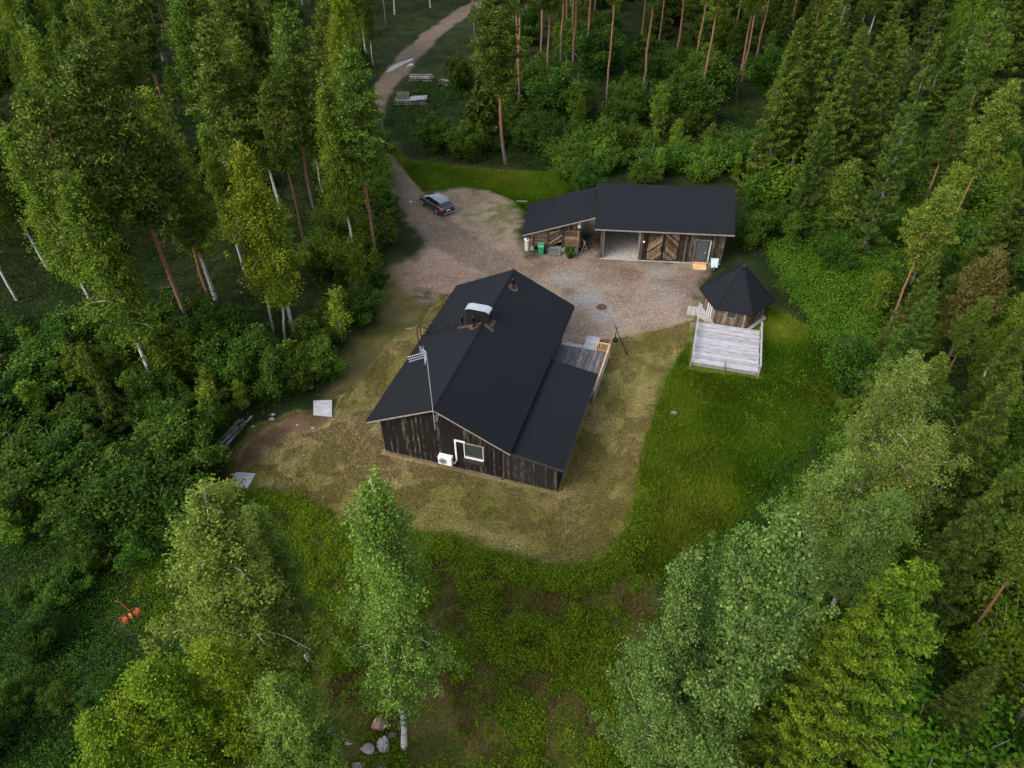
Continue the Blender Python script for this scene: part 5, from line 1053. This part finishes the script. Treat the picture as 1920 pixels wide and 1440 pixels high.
cnt.append(fill(175, (-250, 860), (-200, 345), ['birch', 'pine', 'birch', 'spruce', 'pine', 'ybirch'], (13.5, 21.5), 2.8, 'left of the dirt road', tries=30, wid=(.95, 1.2)))
cnt.append(fill(150, (1440, 2150), (-200, 600), ['spruce', 'pine', 'spruce', 'birch', 'spruce', 'sparse', 'spruce', 'pine'], (11, 19), 2.9, 'at the upper right', tries=25, wid=(1.05, 1.3)))
cnt.append(fill(90, (850, 1500), (-330, -40), ['pine', 'spruce', 'tallpine'], (16, 21), 3.8, 'far beyond the garage', tries=25))
cnt.append(fill(34, (1540, 2300), (600, 1700), ['spruce', 'birch', 'pine', 'spruce'], (8, 14), 3.4, 'at the lower right edge', tries=30))
cnt.append(fill(85, (-60, 600), (650, 1020), ['bush', 'sapling', 'bush', 'lspruce'], (2.4, 5), 2.0, 'left of the lawn', r=1.2, wid=(1.1, 1.5), tries=25))
cnt.append(fill(50, (600, 760), (230, 660), ['bbush', 'sapling', 'bush'], (1.6, 3.6), 1.6, 'between the track and the left trees', r=.9, tries=25))
cnt.append(fill(70, (1380, 1960), (280, 760), ['bush', 'sapling', 'bbush', 'lspruce'], (1.8, 4.8), 1.9, 'right of the garage and the hut', r=1.0, wid=(1.0, 1.4), tries=25))
cnt.append(fill(90, (-20, 860), (-150, 400), ['bush', 'lspruce', 'sapling', 'sapling'], (2.5, 6), 2.4, 'beneath the trees by the road', r=1.0, wid=(1.1, 1.5), tries=25))
cnt.append(fill(9, (-20, 300), (980, 1440), ['bush'], (1.2, 2.5), 2.0, 'in the lower left clearing', r=1.0))
cnt.append(fill(55, (1480, 1960), (760, 1440), ['bush', 'sapling', 'bbush'], (1.5, 4), 1.9, 'under the lower right trees', r=1.0, tries=30, wid=(1.1, 1.5)))
print('FILL', cnt, 'trees', len(placed))

# ------------------------------------------------------------------ ground cover nobody could count
def region_pts(n, x0, x1, y0, y1, f, rg):
    out = []; m = 0
    while m < n:
        P_ = np.stack([rg.uniform(x0, x1, n), rg.uniform(y0, y1, n)], -1); p = f(P_); k = P_[rg.random(n) < p]; out.append(k); m += len(k)
    return np.concatenate(out)[:n]
rg = np.random.default_rng(5)
def seen(P_): q = projA(np.concatenate([P_, np.zeros((len(P_), 1))], 1)); return ((q[:, 0] > -150) & (q[:, 0] < 2070) & (q[:, 1] > -60) & (q[:, 1] < 1560)).astype(float)
houseblk = [hw(-4.6, .3), hw(8.2, .3), hw(8.2, 10), hw(4.6, 10), hw(4.6, 16.6), hw(-4.6, 16.6)]; garblk = [gw(.4, .4), gw(12.4, .4), gw(12.4, 7.5), gw(.4, 7.5)]; terblk = [tuple(p) for p in q] if False else [(15.2, 48.6), (20.9, 47.0), (19.3, 41.0), (13.8, 42.4)]
brd = W2([(586, 751), (625, 750), (625, 785), (586, 783)]), W2([(446, 884), (484, 887), (466, 921), (428, 915)])
def notin(P_): 
    r = np.ones(len(P_))
    for p in (houseblk, garblk, terblk, *brd): r[inpoly(P_, p)] = 0
    r[np.hypot(P_[:, 0]-KX, P_[:, 1]-KY) < 3.0] = 0; return r
def dens_tall(P_):
    m = np.maximum.reduce([sstep(-.2, .5, sdist(P_, meadow)), sstep(-.2, .5, sdist(P_, backgrass))*.9]); m *= (sdist(P_, lawn) < -.05)*(sdist(P_, yard) < -.2)*(road_d(P_) > 1.9)
    return m*seen(P_)*notin(P_)
def jitter_noise(P_, s): return vn.fbm(P_[:, 0], P_[:, 1], s, 3)
P_ = region_pts(150000, -22, 34, 18, 100, dens_tall, rg); n = len(P_); z = height(P_[:, 0], P_[:, 1]); lean = np.stack([vn2(P_[:, 0], P_[:, 1], 2.5)-.5, vn3(P_[:, 0], P_[:, 1], 2.5)-.5], -1)*1.8
hh = (.16+.34*jitter_noise(P_, 3))*rg.uniform(.6, 1.3, n); d = np.concatenate([lean+rg.normal(size=(n, 2))*.35, np.ones((n, 1))], 1)
V = strips(np.concatenate([P_, z[:, None]], 1), d, hh, .022*rg.uniform(.7, 1.4, n), rg); o = link(bpy.data.objects.new('tall_grass', npmesh('tall_grass', V, 3, lf_grass, np.clip(rg.random(n)*.5+(jitter_noise(P_, 6)-.45)*1.6+.12, 0, 1))))
tag(o, 'uncut green meadow grass right of the lawn and behind the yard', 'grass', kind='stuff')
# short lawn grass
P_ = region_pts(150000, -22, 16, 20, 56, lambda p: (sdist(p, lawn) > -.1)*(sdist(p, yard) < 0)*seen(p)*notin(p)*(sdist(p, mud) < .1)*(.35+.65*(vn2.fbm(p[:, 0], p[:, 1], 1.3, 2) > .47)), rg); n = len(P_)
V = strips(np.concatenate([P_, height(P_[:, 0], P_[:, 1])[:, None]], 1), np.concatenate([rg.normal(size=(n, 2))*.6, np.ones((n, 1))], 1), rg.uniform(.05, .14, n), .022, rg)
o = link(bpy.data.objects.new('lawn_grass', npmesh('lawn_grass', V, 3, lf_dry, np.clip(rg.random(n)*.7+.1, 0, 1)))); tag(o, 'short dry yellowish mown grass around the house', 'grass', kind='stuff')
P_ = region_pts(70000, -22, 22, 8, 34, lambda p: sstep(-.5, 1, sdist(p, heath))*seen(p)*(sdist(p, lawn) < -.1)*sstep(.42, .6, vn3.fbm(p[:, 0], p[:, 1], 2.2, 3)), rg); n = len(P_)
V = strips(np.concatenate([P_, height(P_[:, 0], P_[:, 1])[:, None]], 1), np.concatenate([rg.normal(size=(n, 2))*.5, np.ones((n, 1))], 1), rg.uniform(.12, .42, n), .014, rg)
o = link(bpy.data.objects.new('dry_grass', npmesh('dry_grass', V, 3, lf_dry, rg.random(n)*.7))); tag(o, 'tufts of pale dry grass in the clearing in front of the lawn', 'grass', kind='stuff')
# low shrubs and herbs on the heath and the forest floor
def patches(f, ncl, nl, spread, ls, hmax, x0, x1, y0, y1, rg):
    Cn = region_pts(ncl, x0, x1, y0, y1, f, rg); k = rg.poisson(nl, ncl)+2; idx = np.repeat(np.arange(ncl), k); s = rg.uniform(.5, 1.4, ncl)[idx]; Q_ = Cn[idx]+rg.normal(size=(len(idx), 2))*(spread*s)[:, None]
    ok = notin(Q_) > 0; Q_, idx, s = Q_[ok], idx[ok], s[ok]; zz = height(Q_[:, 0], Q_[:, 1])+np.abs(rg.random(len(Q_)))**.6*hmax*s; tc = rg.random(ncl)[idx]
    return leaves(np.concatenate([Q_, zz[:, None]], 1), ls, .8, .6, rg), np.clip(tc*.45+rg.random(len(Q_))*.45+.05, 0, 1)
def dh(P_): return (sstep(-1, 1, sdist(P_, heath)))*seen(P_)*(sdist(P_, lawn) < -.1)*np.clip(sstep(.40, .62, vn2.fbm(P_[:, 0], P_[:, 1], 3.2, 3))+.06, 0, 1)
V1, t1 = patches(dh, 5000, 36, .14, .05, .38, -22, 22, 8, 34, rg)
def edge(P_): d_ = sdist(P_, lawn); return ((d_ < -.1) & (d_ > -1.6))*(P_[:, 1] < 30)*seen(P_)
V4, t4 = patches(lambda p: (sstep(-1, 1, sdist(p, heath)))*seen(p)*(sdist(p, lawn) < -.8)*sstep(.50, .6, vn3.fbm(p[:, 0], p[:, 1], 2.4, 3))*(.25+.75*sstep(-6, 2, p[:, 0])), 1300, 60, .20, .05, .75, -22, 22, 8, 34, rg)
V2, t2 = patches(edge, 1100, 40, .2, .05, .55, -22, 22, 18, 34, rg)
V3, t3 = patches(lambda p: (sdist(p, heath) > 0)*seen(p)*(sdist(p, lawn) < -.1)*1., 5000, 7, .2, .035, .08, -22, 22, 8, 34, rg)
o = link(bpy.data.objects.new('low_shrubs', npmesh('low_shrubs', np.concatenate([V1, V2, V3, V4]), 4, lf_under, np.concatenate([t1, t2, t3, t4])))); tag(o, 'low bilberry shrubs and herbs covering the brown clearing in front of the lawn', 'shrubs', kind='stuff')
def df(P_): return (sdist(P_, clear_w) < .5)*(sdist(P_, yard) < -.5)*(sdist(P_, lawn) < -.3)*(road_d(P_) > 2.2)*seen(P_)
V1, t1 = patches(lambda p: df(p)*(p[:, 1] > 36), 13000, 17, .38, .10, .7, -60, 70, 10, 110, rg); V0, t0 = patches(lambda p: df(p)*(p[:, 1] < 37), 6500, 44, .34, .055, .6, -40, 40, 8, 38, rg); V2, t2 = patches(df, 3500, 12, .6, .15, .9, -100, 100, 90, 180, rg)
o = link(bpy.data.objects.new('forest_undergrowth', npmesh('forest_undergrowth', np.concatenate([V1, V2]), 4, lf_floor_shade, np.concatenate([t1, t2])))); tag(o, 'undergrowth covering the forest floor, its green darkened for shade between the trees', 'undergrowth', kind='stuff')
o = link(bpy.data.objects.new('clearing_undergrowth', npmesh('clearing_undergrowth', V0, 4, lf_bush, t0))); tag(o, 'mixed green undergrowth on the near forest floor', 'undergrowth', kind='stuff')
hutside = W2([(1430, 470), (1560, 455), (1690, 480), (1720, 620), (1640, 700), (1560, 690), (1520, 620), (1470, 560)])
V1, t1 = patches(lambda p: sstep(-.6, .8, sdist(p, hutside))*seen(p)*(np.hypot(p[:, 0]-KX, p[:, 1]-KY) > 4), 900, 70, .34, .065, 1.15, 15, 45, 30, 75, rg)
o = link(bpy.data.objects.new('low_thicket', npmesh('low_thicket', V1, 4, lf_bright, t1))); tag(o, 'bright green low thicket right of the grill hut', 'thicket', kind='stuff')
# meadow herbs
V1, t1 = patches(lambda p: dens_tall(p)*(.15+.85*(vn3.fbm(p[:, 0], p[:, 1], 2, 2) > .58)), 1500, 14, .2, .05, .35, -22, 34, 18, 100, rg); o = link(bpy.data.objects.new('meadow_herbs', npmesh('meadow_herbs', V1, 4, lf_under, t1))); tag(o, 'leafy herbs mixed into the meadow grass', 'herbs', kind='stuff')
# gravel stones
P_ = region_pts(26000, -14, 20, 38, 72, lambda p: (sdist(p, yard) > .2)*notin(p)*(.25+.75*(vn.fbm(p[:, 0], p[:, 1], 2.5, 3) > .5)), rg); n = len(P_); m_grav = MT('gravel_stones', .9, .2); m_grav.col(m_grav.ramp(m_grav.attr(), [(0, (.10, .072, .055)), (.5, (.20, .155, .12)), (1, (.36, .32, .28))])); 
s = rg.uniform(.012, .035, n)[:, None]; c = np.concatenate([P_, height(P_[:, 0], P_[:, 1])[:, None]+.003], 1); a = rg.uniform(0, 6.28, n); ux = np.stack([np.cos(a), np.sin(a), 0*a], -1)*s; uy = np.stack([-np.sin(a), np.cos(a), 0*a], -1)*s*.8; up_ = np.array([0, 0, 1.])*s*1.1
F4 = np.stack([c-ux, c-uy, c+up_, c-uy, c+ux, c+up_, c+ux, c+uy, c+up_, c+uy, c-ux, c+up_], 1).reshape(-1, 3); o = link(bpy.data.objects.new('gravel', npmesh('gravel', F4, 3, m_grav.m, np.repeat(rg.random(n), 4)))); tag(o, 'loose gravel stones scattered over the yard', 'gravel', kind='stuff')
